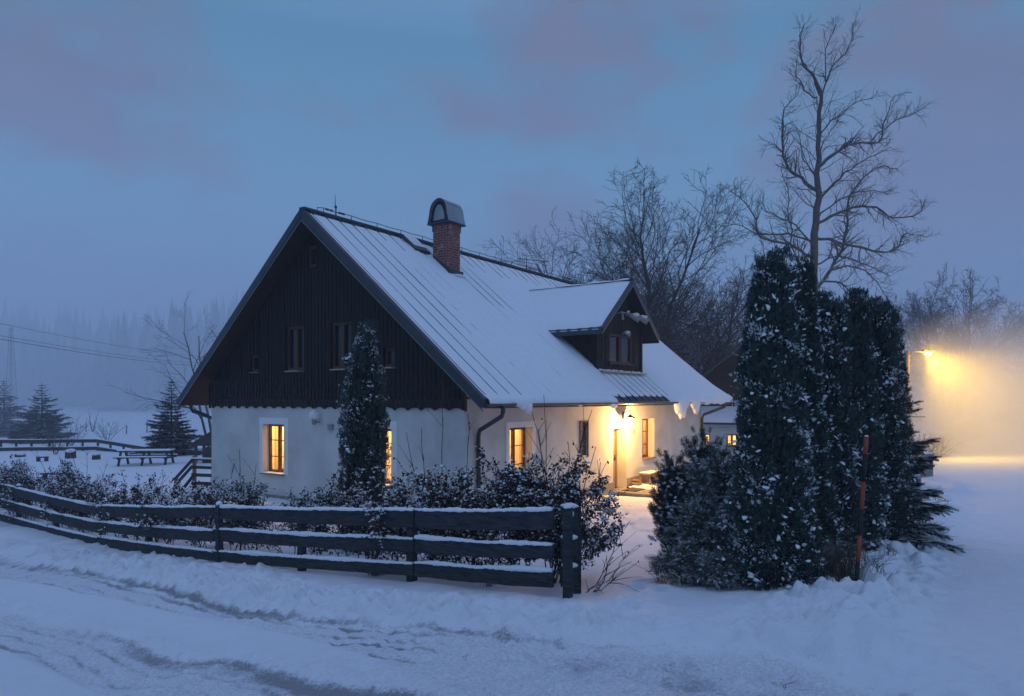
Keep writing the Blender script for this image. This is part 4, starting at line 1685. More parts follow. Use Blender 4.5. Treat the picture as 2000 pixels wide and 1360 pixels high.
def thuja(label, base, height, rad, n, seed, group, taper=.60, tips=1, snow=1.0, size=.13, clump=70, pw=1.25):
    r_ = np.random.default_rng(seed)
    t = thing('thuja', label, 'evergreen tree', base, r_.uniform(0, 6), group)

    def prof(h):
        bulge = smooth(0, .10, h) * .22 + .78
        top = np.sqrt(np.clip((1 - h) / .03, 0, 1))
        return rad * bulge * (1 - taper * h ** pw) * np.where(h > .97, top, 1)

    def surf(h, th):
        k = 1 + .26 * fbm(th * 1.5 + 20, h * height * .9, 3, seed) + .26 * fbm(th * 4, h * height * 3.2, 3, seed + 3)
        return prof(h) * k
    # trunk and dark heart
    mb = MB()
    mb.tube([(0, 0, -.15), (0, 0, height * .5), (0, 0, height * .93)], [.09, .06, .015], 8)
    mb.build('trunk', M['bark'], t)
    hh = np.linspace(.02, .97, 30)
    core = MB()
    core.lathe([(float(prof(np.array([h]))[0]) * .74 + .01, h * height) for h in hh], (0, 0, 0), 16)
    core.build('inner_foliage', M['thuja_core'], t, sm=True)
    h = r_.beta(1.0, 1.25, n) * .99
    th = r_.uniform(0, 2 * PI, n)
    rr = surf(h, th) * (.70 + .34 * r_.random(n) ** .6)
    P = np.stack([rr * np.cos(th), rr * np.sin(th), h * height], 1)
    out = np.stack([np.cos(th), np.sin(th), np.zeros(n)], 1)
    up = .75 + .5 * r_.random(n) + h
    D = out * (.65 - .35 * h)[:, None] + np.array([0, 0, 1.0]) * up[:, None] + r_.normal(0, .35, (n, 3))
    # top leaders
    S = size * r_.uniform(.65, 1.35, n)
    roll = r_.uniform(0, PI, n)
    for k in range(tips):
        m = 160
        a = r_.uniform(0, 6.28)
        o = np.array([math.cos(a), math.sin(a), 0]) * rad * .26 * (tips > 1)
        zz = height * (1 + r_.uniform(-.06, .035, m))
        P = np.concatenate([P, o + np.stack([r_.normal(0, rad * .13, m), r_.normal(0, rad * .13, m), zz - .05], 1)])
        D = np.concatenate([D, np.stack([r_.normal(0, .25, m), r_.normal(0, .25, m), np.ones(m)], 1)])
        S = np.concatenate([S, size * r_.uniform(.6, 1.2, m)])
        roll = np.concatenate([roll, r_.uniform(0, PI, m)])
    Rm = frames(D, roll)
    pos = P + np.array(base)
    nz_ = 1.05 * np_noise3(pos, 7.5, seed + 60) + .45 * np_noise3(pos, 2.2, seed + 61) + .24 * r_.random(len(P)) - .02
    outer = np.hypot(P[:, 0], P[:, 1]) > prof(np.clip(P[:, 2] / height, 0, .999)) * .84
    sn = (nz_ > .47 - .10 * snow) & outer
    V, Q = scatter(*FAN_T, P[~sn], Rm[~sn], S[~sn])
    np_mesh('foliage', V, Q, M['thuja'], t)
    Ps, Ds = P[sn], D[sn]
    V, Q = scatter(*FAN_T, Ps + np.array([0, 0, .01]) + .02 * Ps / np.maximum(np.linalg.norm(Ps * [1, 1, 0], axis=1, keepdims=True), .1) * [1, 1, 0], frames(Ds * [1, 1, .45], roll[sn]), S[sn] * .34)
    parts = [(V, Q)]
    m = clump
    hc = r_.beta(1, 1.4, m) * .96
    tc_ = r_.uniform(0, 2 * PI, m)
    rc = surf(hc, tc_) * .99
    Pc = np.stack([rc * np.cos(tc_), rc * np.sin(tc_), hc * height], 1)
    for j in range(9):
        Pj = Pc + r_.normal(0, .045, (m, 3)) * (1 + r_.random(m))[:, None]
        dn = np.stack([np.cos(tc_), np.sin(tc_), .9 * np.ones(m)], 1) + r_.normal(0, .5, (m, 3))
        if j < 2:
            Sj = np.stack([r_.uniform(.012, .036, m), r_.uniform(.018, .055, m), r_.uniform(.008, .018, m)], 1)
            parts.append(scatter(*BALL_T, Pj, frames(dn, r_.uniform(0, 6, m)), Sj))
        else:
            parts.append(scatter(*FAN_T, Pj, frames(dn * [1, 1, .4], r_.uniform(0, 6, m)), size * r_.uniform(.3, .75, m)))
    V, Q = join(parts)
    np_mesh('snow', V, Q, M['snow'], t)['kind'] = 'stuff'
    return t


def spruce(name, label, base, height, rad, seed, group=None, dens=1.0, m='spruce', snow=True, cat='evergreen tree', low=.04):
    r_ = np.random.default_rng(seed)
    rr = random.Random(seed)
    base = Vector(base)
    t = thing(name, label, cat, base, 0, group)
    tb = MB()
    tb.tube([(0, 0, -.1), (0, 0, height * .6), (0, 0, height)], [height * .018, height * .01, .008], 7)
    br, P, D, S = [], [], [], []
    z = height * low
    while z < height * .97:
        f = z / height
        L = rad * (1 - f) ** .85 * rr.uniform(.8, 1.15) + .06
        nb = max(4, int(7 * (1 - f) + 3))
        a0 = rr.uniform(0, 6)
        for k in range(nb):
            a = a0 + 2 * PI * k / nb + rr.uniform(-.25, .25)
            l = L * rr.uniform(.5, 1.2)
            pts = []
            for q in np.linspace(0, 1, 5):
                sag = -.42 * l * q + .24 * l * q * q * (1 if f > .3 else .8) + (.45 * f * l * q)
                pts.append(Vector((math.cos(a) * l * q, math.sin(a) * l * q, z + sag)))
            br.append((pts, list(np.linspace(.012 * height / 4 + .004, .004, 5)), 3))
            ns = max(3, int(l / (.11 * height / 4) * dens))
            for j in range(ns):
                q = (j + rr.random()) / ns * .9 + .1
                i = min(int(q * 4), 3)
                p = pts[i].lerp(pts[i + 1], q * 4 - i)
                dv = (pts[i + 1] - pts[i]).normalized()
                for s in (-1, 1, 0):
                    d = dv.copy()
                    d.rotate(Matrix.Rotation(s * rr.uniform(.5, 1.0), 3, 'Z'))
                    d.z -= rr.uniform(.0, .35)
                    P.append(tuple(p))
                    D.append(tuple(d))
                    S.append(max(.13, l * .42 * (1.1 - .5 * q)) * rr.uniform(.6, 1.35))
        z += height * .036 * rr.uniform(.8, 1.2) + .02
    tv, tq = tubes([([tuple(p) for p in b[0]], b[1], b[2]) for b in br])
    tb.build('trunk', M['bark'], t)
    np_mesh('branches', tv, tq, M['bark'], t)
    P, D, S = np.array(P), np.array(D), np.array(S)
    Rm = np.stack([np.cross([0, 0, 1.0], D), np.zeros_like(D), D], 2)
    Dn = D / np.linalg.norm(D, axis=1, keepdims=True)
    X = np.cross(Dn, np.array([[0, 0, 1.0]]))
    X /= np.maximum(np.linalg.norm(X, axis=1, keepdims=True), 1e-6)
    Y = np.cross(Dn, X)
    Rm = np.stack([X, Y, Dn], 2)
    V, Q = scatter(*PINN_T, P, Rm, S)
    V2, Q2 = scatter(*PINN_T, P, np.stack([Y, -X, Dn], 2), S * .8)
    kk = r_.random(len(P)) < .55
    Dh = D[kk] * [.55, .55, .2] + [0, 0, -.6] + r_.normal(0, .15, (kk.sum(), 3))
    V3, Q3 = scatter(*PINN_T, P[kk], frames(Dh, r_.uniform(0, 6, kk.sum())), S[kk] * .62)
    V, Q = join([(V, Q), (V2, Q2), (V3, Q3)])
    np_mesh('foliage', V, Q, M[m], t)
    return t


def hedge_shrub(label, base, wx, wy, h, seed, nleaf, whips=6, group='hedge shrubs behind the plank fence', along=None, lift=.12):
    """a deciduous shrub that kept its brown leaves, snow caught in it"""
    rr = random.Random(seed)
    r_ = np.random.default_rng(seed)
    base = Vector(base)
    t = thing('hedge_shrub', label, 'shrub', base, math.atan2(G.y, G.x), group)
    out = []
    spec = [(6, .15, .03, 13, .85, .34), (4, .22, .02, 7, .85, .5), (3, .25, .0, 0, .6, .5)]
    ns = max(6, int(wx * 8))
    for k in range(ns):
        p = Vector((rr.uniform(-.46, .46) * wx, rr.uniform(-.3, .3) * wy, -.1))
        d = Vector((rr.gauss(0, .20), rr.gauss(0, .22), 1))
        grow(out, p, d, h * rr.uniform(.62, .97), .012, 0, 2, rr, spec)
    for k in range(whips):
        p = Vector((rr.uniform(-.5, .5) * wx, rr.uniform(-.3, .3) * wy, h * .55))
        d = Vector((rr.gauss(0, .5), rr.gauss(0, .3), 1))
        grow(out, p, d, h * rr.uniform(.25, .50), .005, 1, 2, rr, [(5, .1, .0, 2, .7, .35), (6, .10, -.03, 3, .7, .35), (3, .15, 0, 0, .5, .4)])
    V, Q = tubes([([tuple(p) for p in b[0]], b[1], b[2]) for b in out])
    np_mesh('branches', V, Q, M['twig'], t)
    # leaves sit at twig points and fill the body
    pts = np.array([tuple(b[0][i]) for b in out if b[3] >= 1 for i in range(1, len(b[0]))])
    pts = pts[pts[:, 2] > lift]
    keep = r_.integers(0, len(pts), nleaf)
    # leafy clumps rather than an even fill
    clump = np_noise3(pts[keep] + np.array(base), 2.6, seed) + r_.uniform(-.25, .35, nleaf)
    keep = keep[clump > -.24]
    P = pts[keep] + r_.normal(0, .026, (len(keep), 3))
    D = r_.normal(0, 1, (len(P), 3)) + [0, 0, -.7]
    V, Q = scatter(*LEAF_T, P, frames(D, r_.uniform(0, 6, len(P))), r_.uniform(.032, .072, len(P)))
    np_mesh('leaves', V, Q, M['leaf'], t)['kind'] = 'stuff'
    # snow caught on the upper twigs
    k2 = r_.integers(0, len(pts), int(nleaf * .17))
    Ps = pts[k2]
    w = Ps[:, 2] / h + r_.uniform(-.5, .5, len(Ps)) > .35
    Ps = Ps[w] + r_.normal(0, .02, (w.sum(), 3)) + [0, 0, .012]
    Sz = np.stack([r_.uniform(.010, .034, len(Ps)), r_.uniform(.010, .034, len(Ps)), r_.uniform(.007, .016, len(Ps))], 1)
    V, Q = scatter(*BALL_T, Ps, frames(np.tile([[0, 0, 1.0]], (len(Ps), 1)) + r_.normal(0, .3, (len(Ps), 3)), r_.uniform(0, 6, len(Ps))), Sz)
    np_mesh('snow', V, Q, M['snow'], t)['kind'] = 'stuff'
    return t


def pine_shrub(label, base, w, h, seed, n=420, group=None, size=.13):
    r_ = np.random.default_rng(seed)
    rr = random.Random(seed)
    t = thing('dwarf_pine', label, 'shrub', base, 0, group)
    out = []
    tips, dirs = [], []
    for k in range(26):
        a = rr.uniform(0, 6.28)
        q = math.sqrt(rr.random())
        d = Vector((math.cos(a) * q * w * .9, math.sin(a) * q * w * .9, h * (1.15 - .55 * q)))
        pts = [Vector((0, 0, -.1)).lerp(d, f) + Vector((rr.gauss(0, .03), rr.gauss(0, .03), -.18 * h * math.sin(f * PI) * q)) for f in np.linspace(0, 1, 7)]
        out.append((pts, list(np.linspace(.02, .007, 7)), 4, 0))
        for j in range(n // 26):
            f = rr.uniform(.25, 1) ** .7
            i = min(int(f * 6), 5)
            p = pts[i].lerp(pts[i + 1], f * 6 - i)
            off = Vector((rr.gauss(0, .10), rr.gauss(0, .10), rr.gauss(0, .07)))
            tips.append(tuple(p + off))
            dirs.append((off.x * 3 + d.x * .4, off.y * 3 + d.y * .4, 1.0))
    V, Q = tubes([([tuple(p) for p in b[0]], b[1], b[2]) for b in out])
    np_mesh('branches', V, Q, M['bark'], t)
    P, D = np.array(tips), np.array(dirs)
    P[:, 2] = np.maximum(P[:, 2], .03)
    S = size * r_.uniform(.7, 1.25, len(P))
    V, Q = scatter(*brush_template(34, .62, .05, .9, .55), P, frames(D, r_.uniform(0, 6, len(P))), S)
    np_mesh('foliage', V, Q, M['pine'], t)
    k = r_.random(len(P)) < .8
    Pk = P[k] + np.array([0, 0, .02]) + r_.normal(0, .035, (k.sum(), 3))
    Sz = np.stack([r_.uniform(.02, .05, len(Pk)), r_.uniform(.02, .05, len(Pk)), r_.uniform(.012, .026, len(Pk))], 1) * (size / .13)
    V, Q = scatter(*BALL_T, Pk, frames(np.tile([[0, 0, 1.0]], (len(Pk), 1)) + r_.normal(0, .35, (len(Pk), 3)), r_.uniform(0, 6, len(Pk))), Sz)
    np_mesh('snow', V, Q, M['snow'], t)['kind'] = 'stuff'
    return t


def juniper(label, base, w, h, seed, n=900, group=None, size=.22, upright=.5, name='juniper'):
    """arching grey green sprays rimmed with snow"""
    r_ = np.random.default_rng(seed)
    rr = random.Random(seed)
    t = thing(name, label, 'shrub', base, 0, group)
    out, P, D = [], [], []
    for k in range(44):
        a = rr.uniform(0, 6.28)
        q = math.sqrt(rr.random())
        e = Vector((math.cos(a) * q * w, math.sin(a) * q * w, h * (1.05 - (1 - upright) * q * q) * rr.uniform(.75, 1.1)))
        pts = []
        for f in np.linspace(0, 1, 7):
            pts.append(Vector((e.x * f, e.y * f, e.z * (1.25 * f - .25 * f * f * f) if q < .6 else e.z * math.sin(min(f * 1.25, 1.25) * PI / 2 * .9))))
        out.append((pts, list(np.linspace(.014, .004, 7)), 3, 0))
        for j in range(n // 44):
            f = rr.uniform(.2, 1)
            i = min(int(f * 6), 5)
            p = pts[i].lerp(pts[i + 1], f * 6 - i)
            dv = (pts[i + 1] - pts[i]).normalized()
            P.append(tuple(p + Vector((rr.gauss(0, .05), rr.gauss(0, .05), rr.gauss(0, .04)))))
            D.append((dv.x + rr.gauss(0, .55) + e.x * .4, dv.y + rr.gauss(0, .55) + e.y * .4, dv.z * .6 + rr.gauss(0, .4)))
    V, Q = tubes([([tuple(p) for p in b[0]], b[1], b[2]) for b in out])
    np_mesh('branches', V, Q, M['bark'], t)
    P, D = np.array(P), np.array(D)
    P[:, 2] = np.maximum(P[:, 2], .02)
    n = len(P)
    T = pinnate_template(7, .30, .05, .35)
    V, Q = scatter(*T, P, frames(D, r_.uniform(0, 6, n)), size * r_.uniform(.6, 1.3, n))
    V2, Q2 = scatter(*FAN_T, P, frames(D, r_.uniform(0, 6, n)), size * .8 * r_.uniform(.6, 1.3, n))
    V, Q = join([(V, Q), (V2, Q2)])
    np_mesh('foliage', V, Q, M['juniper'], t)
    k = r_.random(n) < .35
    Pk = P[k] + r_.normal(0, .05, (k.sum(), 3)) + [0, 0, .03]
    Dk = D[k] * [1, 1, .3]
    V, Q = scatter(*fan_template(4, .8, .6, .05, .4), Pk, frames(Dk, r_.uniform(0, 6, len(Pk))), size * .75 * r_.uniform(.6, 1.2, len(Pk)))
    np_mesh('snow', V, Q, M['snow'], t)['kind'] = 'stuff'
    return t


# ------------------------------------------------------------------ plank fence along the road
FPLAN = [(-23, 26.4), (-14.45, 20.0), (-9.54, 15.9), (-5.3, 12.3), (-1.42, 10.2), (0.62, 8.62)]


def fence_pt(px):
    k = (px - 1000) / F
    best = None
    for (x0, y0), (x1, y1) in zip(FPLAN[:-1], FPLAN[1:]):
        den = (x1 - x0) - k * (y1 - y0)
        s = (k * y0 - x0) / den
        if -.02 <= s <= 1.02:
            return Vector((x0 + s * (x1 - x0), y0 + s * (y1 - y0), 0))
    # beyond either end keep to the last leg
    (x0, y0), (x1, y1) = (FPLAN[0], FPLAN[1]) if px < 500 else (FPLAN[-2], FPLAN[-1])
    s = (k * y0 - x0) / ((x1 - x0) - k * (y1 - y0))
    return Vector((x0 + s * (x1 - x0), y0 + s * (y1 - y0), 0))


def build_fence():
    fo = fence_pt(815)
    T = thing('plank_fence', 'dark three-plank wooden fence with snow on every plank, along the snowy road', 'fence', (0, 0, 0))
    segs = [(820, 1088, [(990, 989, 1029, 1033), (1043, 1057, 1077, 1089), (1092, 1107, 1123, 1144)]),
            (427, 815, [(984, 991, 1011, 1028), (1027, 1046, 1054, 1077), (1069, 1094, 1093, 1122)]),
            (201, 427, [(982, 985, 1010, 1009), (1014, 1030, 1037, 1056), (1042, 1071, 1067, 1092)]),
            (37, 200, [(948, 984, 968, 1005), (978, 1015, 999, 1039), (1007, 1045, 1027, 1067)]),
            (-150, 36, [(906, 947, 922, 967), (930, 977, 947, 998), (953, 1006, 970, 1026)])]
    zf = lambda py, Y: 3.0 - (py - 780) / F * Y
    rr = random.Random(5)
    for si, (pa, pb, boards) in enumerate(segs):
        a, b = fence_pt(pa), fence_pt(pb)
        dv = (b - a).normalized()
        nv = Vector((dv.y, -dv.x, 0))
        if nv.y > 0:
            nv = -nv
        n = max(8, int((b - a).length / .12))
        for bi, (ta, tb, ba, bb) in enumerate(boards):
            za0, za1, zb0, zb1 = zf(ta + 3, a.y), zf(ba, a.y), zf(tb + 3, b.y), zf(bb, b.y)
            sd = rr.uniform(0, 99)
            v, fc = [], []
            th = .022
            tops = []
            for i in range(n + 1):
                f = i / n
                p = a.lerp(b, f)
                sag = -.02 * math.sin(f * PI) * rr.uniform(.8, 1.2)
                wt_ = .012 * float(fbm(np.array([f * 6 + sd]), np.array([bi + .3]), 3, 7)[0])
                wb_ = .02 * float(fbm(np.array([f * 5 + sd]), np.array([bi + 4.3]), 3, 8)[0])
                zt, zb = za0 + (zb0 - za0) * f + sag + wt_, za1 + (zb1 - za1) * f + sag + wb_
                o0, o1 = nv * (.055 + .006 * bi), nv * (.055 + th * 2 + .006 * bi)
                v += [p + o0 + Vector((0, 0, zb)), p + o1 + Vector((0, 0, zb)), p + o1 + Vector((0, 0, zt)), p + o0 + Vector((0, 0, zt))]
                tops.append((p + (o0 + o1) / 2 + Vector((0, 0, zt)), zt))
            for i in range(n):
                for k in range(4):
                    k2 = (k + 1) % 4
                    fc.append((i * 4 + k, i * 4 + k2, (i + 1) * 4 + k2, (i + 1) * 4 + k))
            fc += [(3, 2, 1, 0), tuple(n * 4 + k for k in range(4))]
            mb = MB()
            mb.add(v, fc)
            pk = mb.build('plank', M['fence'], T)
            # the snow lying on this plank, lumpy, spilling a little over the front
            sv, sf = [], []
            m = max(30, int((b - a).length / .045))
            for i in range(m + 1):
                f = i / m
                q = f * n
                j = min(int(q), n - 1)
                p = tops[j][0].lerp(tops[j + 1][0], q - j)
                e = min(1, 14 * f, 14 * (1 - f))
                nn_ = float(fbm(np.array([f * (b - a).length * 1.6 + sd]), np.array([bi * 3.1]), 4, 21)[0])
                hgt = max(.006, (.030 + .030 * nn_ + .008 * rr.uniform(-1, 1))) * (.4 + .6 * e)
                spill = .010 + .028 * max(0, nn_) + .012 * rr.random()
                wd = th + .008
                for dx, dz in ((-wd, -.004), (-wd * .8, hgt * .7), (0, hgt), (wd * .8, hgt * .75), (wd + .004, hgt * .1), (wd + .006, -spill), (wd - .002, -spill - .004)):
                    sv.append(p + nv * dx + Vector((0, 0, dz)))
            for i in range(m):
                for k in range(6):
                    sf.append((i * 7 + k, i * 7 + k + 1, (i + 1) * 7 + k + 1, (i + 1) * 7 + k))
            sf += [tuple(range(7)), tuple(m * 7 + k for k in range(6, -1, -1))]
            mb = MB()
            mb.add(sv, sf)
            mb.build('snow', M['snow'], pk, sm=True)
    # posts: (pixel column, top row, front?, width)
    for px, top, front, wd in ((1095, 990, 1, .095), (805, 992, 0, .12), (590, 992, 0, .11), (426, 984, 1, .10), (291, 988, 0, .11), (200, 983, 1, .11), (110, 968, 0, .11), (38, 948, 1, .11), (-75, 926, 1, .11)):
        p = fence_pt(px)
        z1 = zf(top, p.y) - (0.05 if not front else -.01)
        z0 = gx(p.x, p.y) - .3
        off = Vector((.45, -.75, 0)).normalized() * ((.055 + .05 + wd / 2) if front else -(wd / 2 - .05))
        c = p + off
        mb = MB()
        ang = math.atan2(-.6, .8)
        ux, uy = Vector((math.cos(ang), math.sin(ang), 0)), Vector((-math.sin(ang), math.cos(ang), 0))
        mb.obox(c + Vector((0, 0, (z0 + z1) / 2)), ux * wd / 2, uy * wd / 2, Vector((0, 0, (z1 - z0) / 2)))
        po = mb.build('post', M['fence'], T, bevel=.006)
        mb = MB()
        mb.blob(c + Vector((0, 0, z1 + .012)), (wd * .58, wd * .58, .045), int(px) + 200, .2, 10, 6)
        mb.build('snow', M['snow'], po, sm=True)
    # short return section behind the end post
    a, b = fence_pt(1094) + Vector((.02, .12, 0)), fence_pt(1094) + Vector((.24, .20, 0))
    for (t0, b0) in ((990, 1033), (1052, 1088), (1107, 1146)):
        z1, z0 = zf(t0, 8.75), zf(b0, 8.75)
        mb = MB()
        mb.bar(a + Vector((0, 0, (z0 + z1) / 2)), b + Vector((0, 0, (z0 + z1) / 2)), .04, z1 - z0)
        pk = mb.build('plank', M['fence'], T)
        mb = MB()
        mid = (a + b) / 2 + Vector((0, 0, z1 + .01))
        mb.blob(mid, (.12, .05, .035), t0, .2, 10, 6)
        if t0 == 990:
            for k in range(16):
                q = a.lerp(b, rr.uniform(.15, 1)) + Vector((-.02, -.035, z1 - rr.random() ** 1.4 * .20))
                mb.blob(q, (rr.uniform(.012, .035), .012, rr.uniform(.012, .035)), k, .3, 7, 5)
        mb.build('snow', M['snow'], pk, sm=True)
    mb = MB()
    z0 = gx(b.x, b.y) - .2
    mb.box((b.x - .05, b.y + .03, z0), (b.x + .05, b.y + .13, zf(992, 8.8)))
    mb.build('post', M['fence'], T)
    return T


build_fence()

# ------------------------------------------------------------------ planting round the house
def at(px, Y, dz=0.0):
    X = (px - 1000) / F * Y
    return Vector((X, Y, gx(X, Y) + dz))


def top_h(py, Y, base):
    return 3.0 - (py - 780) / F * Y - base.z


HEDGE = [(-60, 120, 890, 1500, 6, 'dense snow-flecked hedge shrub behind the lowest far end of the plank fence'),
         (45, 130, 894, 1700, 10, 'tall rounded hedge shrub at the left edge, behind the far fence planks'),
         (150, 130, 912, 1600, 12, 'hedge shrub with curling bare whips in front of the snowy stumps'),
         (265, 140, 924, 1500, 11, 'loose hedge shrub below the picnic table in the yard'),
         (365, 120, 930, 1300, 8, 'low hedge shrub below the wooden stair railing'),
         (475, 100, 926, 900, 8, 'small spiky bush under the lit window of the white gable'),
         (590, 80, 958, 420, 6, 'sparse thin bush left of the column-shaped snowy conifer at the gable'),
         (700, 110, 912, 1500, 8, 'leafy hedge shrub at the foot of the single column conifer'),
         (790, 100, 915, 1600, 7, 'leafy hedge shrub below the half hidden gable window'),
         (870, 110, 892, 1900, 9, 'high leafy hedge shrub with a long cane, before the house corner'),
         (965, 110, 908, 2000, 8, 'broad leafy hedge shrub before the corner downpipe'),
         (1050, 95, 884, 2000, 10, 'high leafy hedge shrub below the lit window on the long wall'),
         (1098, 52, 888, 2500, 6, 'bushy end shrub of the hedge drooping over the fence end post')]
for i, (px, wpx, ty, nl, wh, lab) in enumerate(HEDGE):
    Y = fence_pt(px).y + (1.15 if px < 1100 else .85)
    b = at(px, Y)
    hedge_shrub(lab, b, wpx / F * Y * 1.2, .6, top_h(ty, Y, b), 100 + i, int(nl * 5), wh, lift=.05 if px > 1100 else .15)


def canes(label, base, targets, seed, leaves=0):
    """long bare shoots rising out of the hedge"""
    rr = random.Random(seed)
    r_ = np.random.default_rng(seed)
    base = Vector(base)
    t = thing('long_shoots', label, 'shrub', base)
    out, P = [], []
    for (px, py, Y, bow) in targets:
        e = pix(px, py, Y) - base
        s = Vector((rr.uniform(-.15, .15), rr.uniform(-.1, .1), -.1))
        pts = []
        for f in np.linspace(0, 1, 9):
            p = s.lerp(e, f) + Vector((bow * math.sin(f * PI), 0, abs(bow) * .6 * math.sin(f * PI)))
            pts.append(p + Vector((rr.gauss(0, .012), rr.gauss(0, .02), rr.gauss(0, .012))))
        out.append((pts, list(np.linspace(.0085, .004, 9)), 4, 0))
        for k in range(4):
            i = rr.randint(4, 7)
            d = (pts[i + 1] - pts[i]).normalized() + Vector((rr.uniform(-.8, .8), rr.uniform(-.4, .4), rr.uniform(-.3, .5)))
            l = rr.uniform(.10, .35)
            out.append(([pts[i], pts[i] + d * l * .5, pts[i] + d * l + Vector((0, 0, -.02))], [.005, .004, .003], 3, 1))
            P.append(tuple(pts[i] + d * l))
        P.append(tuple(pts[8]))
    V, Q = tubes([([tuple(p) for p in b[0]], b[1], b[2]) for b in out])
    np_mesh('shoots', V, Q, M['twig'], t)
    P = np.repeat(np.array(P), 3, 0)
    if leaves:
        P = P[r_.integers(0, len(P), leaves)]
        P = P + r_.normal(0, .02, P.shape)
        V, Q = scatter(*LEAF_T, P, frames(r_.normal(0, .7, P.shape) + [0, 0, -.8], r_.uniform(0, 6, len(P))), r_.uniform(.035, .06, len(P)))
        np_mesh('leaves', V, Q, M['leaf'], t)['kind'] = 'stuff'
    return t


canes('tall bare cane standing up against the dark gable boards', at(862, 11.2), [(864, 740, 11.0, .05), (822, 835, 11.0, -.1), (795, 845, 11.2, -.05), (915, 808, 11.0, .2)], 3, 10)
canes('long bare arching shoots in front of the shuttered slit window', at(1085, 9.7), [(1158, 800, 9.5, -.05), (1142, 838, 9.6, -.1), (1062, 770, 9.6, -.03), (1040, 800, 9.5, .03), (1175, 905, 9.4, .06), (1165, 872, 9.5, .02), (1050, 835, 9.6, -.05), (1110, 860, 9.5, .1)], 4, 16)
canes('thin bare shoots bending over the snow beside the fence end', at(1135, 9.05), [(1195, 1088, 8.9, .08), (1222, 1083, 9.0, .1), (1185, 1110, 8.8, .06), (1200, 1128, 8.7, .05), (1210, 1030, 9.1, .04), (1175, 1140, 8.8, .02)], 5, 8)
canes('pair of bare twigs rising before the white gable wall', at(470, 13.2), [(468, 878, 13.0, -.03), (455, 905, 13.0, -.08), (500, 905, 13.0, .05)], 6, 4)
canes('bare curling twigs above the hedge at the snowy yard', at(165, 18.2), [(70, 880, 18, -.1), (172, 870, 18, .02), (140, 880, 18, .05), (118, 890, 18, -.1), (210, 900, 18, .1)], 7, 10)

b = at(712, 13.6)
thuja('single slim column conifer dusted with snow in front of the gable', b, top_h(640, 13.6, b), .47, 7500, 21, 'columnar conifers', taper=.90, tips=2, snow=1.7, size=.105, clump=70, pw=5)
ROW = [(1505, 9.15, 512, .64, 17000, 'front and largest snowy column conifer of the row on the right', .66, 3, 150),
       (1572, 9.75, 516, .46, 9500, 'slim-topped column conifer standing just behind the front one', .80, 1, 70),
       (1614, 10.4, 590, .50, 9000, 'third column conifer of the row, with a rounded top under the bare tree', .42, 2, 70),
       (1660, 10.9, 584, .50, 9000, 'column conifer behind the striped marker pole', .40, 2, 70),
       (1707, 11.5, 598, .52, 9500, 'last column conifer of the row, nearest the street lamp', .28, 3, 80)]
for i, (px, Y, ty, r, n, lab, tp, tips, cl) in enumerate(ROW):
    b = at(px, Y)
    thuja(lab, b, top_h(ty, Y, b), r, n, 40 + i, 'columnar conifers', taper=tp, tips=tips, snow=.85 if i else 1.1, size=.115, clump=cl, pw=.78)

pine_shrub('small upright dwarf pine with snow cupped in its tufts by the garden path', at(1312, 11.0), .27, top_h(905, 11.0, at(1312, 11.0)), 51, 620, 'snowy shrubs by the path', .125)
pine_shrub('taller dwarf pine below the lit windows of the far wing', at(1368, 11.6), .36, top_h(868, 11.6, at(1368, 11.6)), 52, 900, 'snowy shrubs by the path', .13)
juniper('grey green juniper with arching snowy sprays left of the column conifers', at(1405, 10.4), .46, top_h(892, 10.4, at(1405, 10.4)), 53, 1700, 'snowy shrubs by the path', .17, .75)
juniper('drooping juniper mound between the dwarf pine and the front column conifer', at(1370, 9.9), .48, top_h(985, 9.9, at(1370, 9.9)), 54, 1300, 'snowy shrubs by the path', .17, .5)
juniper('low spreading juniper on the snow at the foot of the dwarf pine', at(1330, 9.5), .42, top_h(1065, 9.5, at(1330, 9.5)), 55, 900, 'snowy shrubs by the path', .15, .2)
juniper('low creeping juniper touching the front column conifer', at(1400, 9.15), .34, top_h(1085, 9.15, at(1400, 9.15)), 56, 700, 'snowy shrubs by the path', .14, .2)
juniper('small juniper tuft right of the front column conifer', at(1592, 9.3), .22, top_h(1060, 9.3, at(1592, 9.3)), 57, 350, 'snowy shrubs by the path', .14, .4)


def grass_clump(label, base, w, h, n, seed):
    r_ = np.random.default_rng(seed)
    t = thing('grass_clump', label, 'grass', base)
    br = []
    for k in range(n):
        a = r_.uniform(0, 6.28)
        o = r_.normal(0, w * .22, 2)
        l = h * r_.uniform(.5, 1.1)
        bend = r_.uniform(.1, .9)
        pts = [(o[0] + math.cos(a) * l * bend * f * f, o[1] + math.sin(a) * l * bend * f * f, -.05 + l * (f - .45 * bend * f * f)) for f in np.linspace(0, 1, 6)]
        br.append((pts, list(np.linspace(.0045, .0015, 6)), 3))
    V, Q = tubes(br)
    np_mesh('blades', V, Q, M['grass'], t)
    return t


grass_clump('dry arching grass clump at the foot of the striped marker pole', at(1640, 8.8), .5, .62, 240, 61)
grass_clump('small tuft of dry stalks right of the marker pole', at(1700, 8.75), .4, .42, 40, 62)
grass_clump('few curved dry stalks beside the low juniper', at(1287, 9.35), .3, .5, 14, 63)
spruce('spruce', 'young spruce whose branches reach out right of the column conifers', at(1738, 11.9), 3.1, .90, 71, None, 1.5, low=.06)

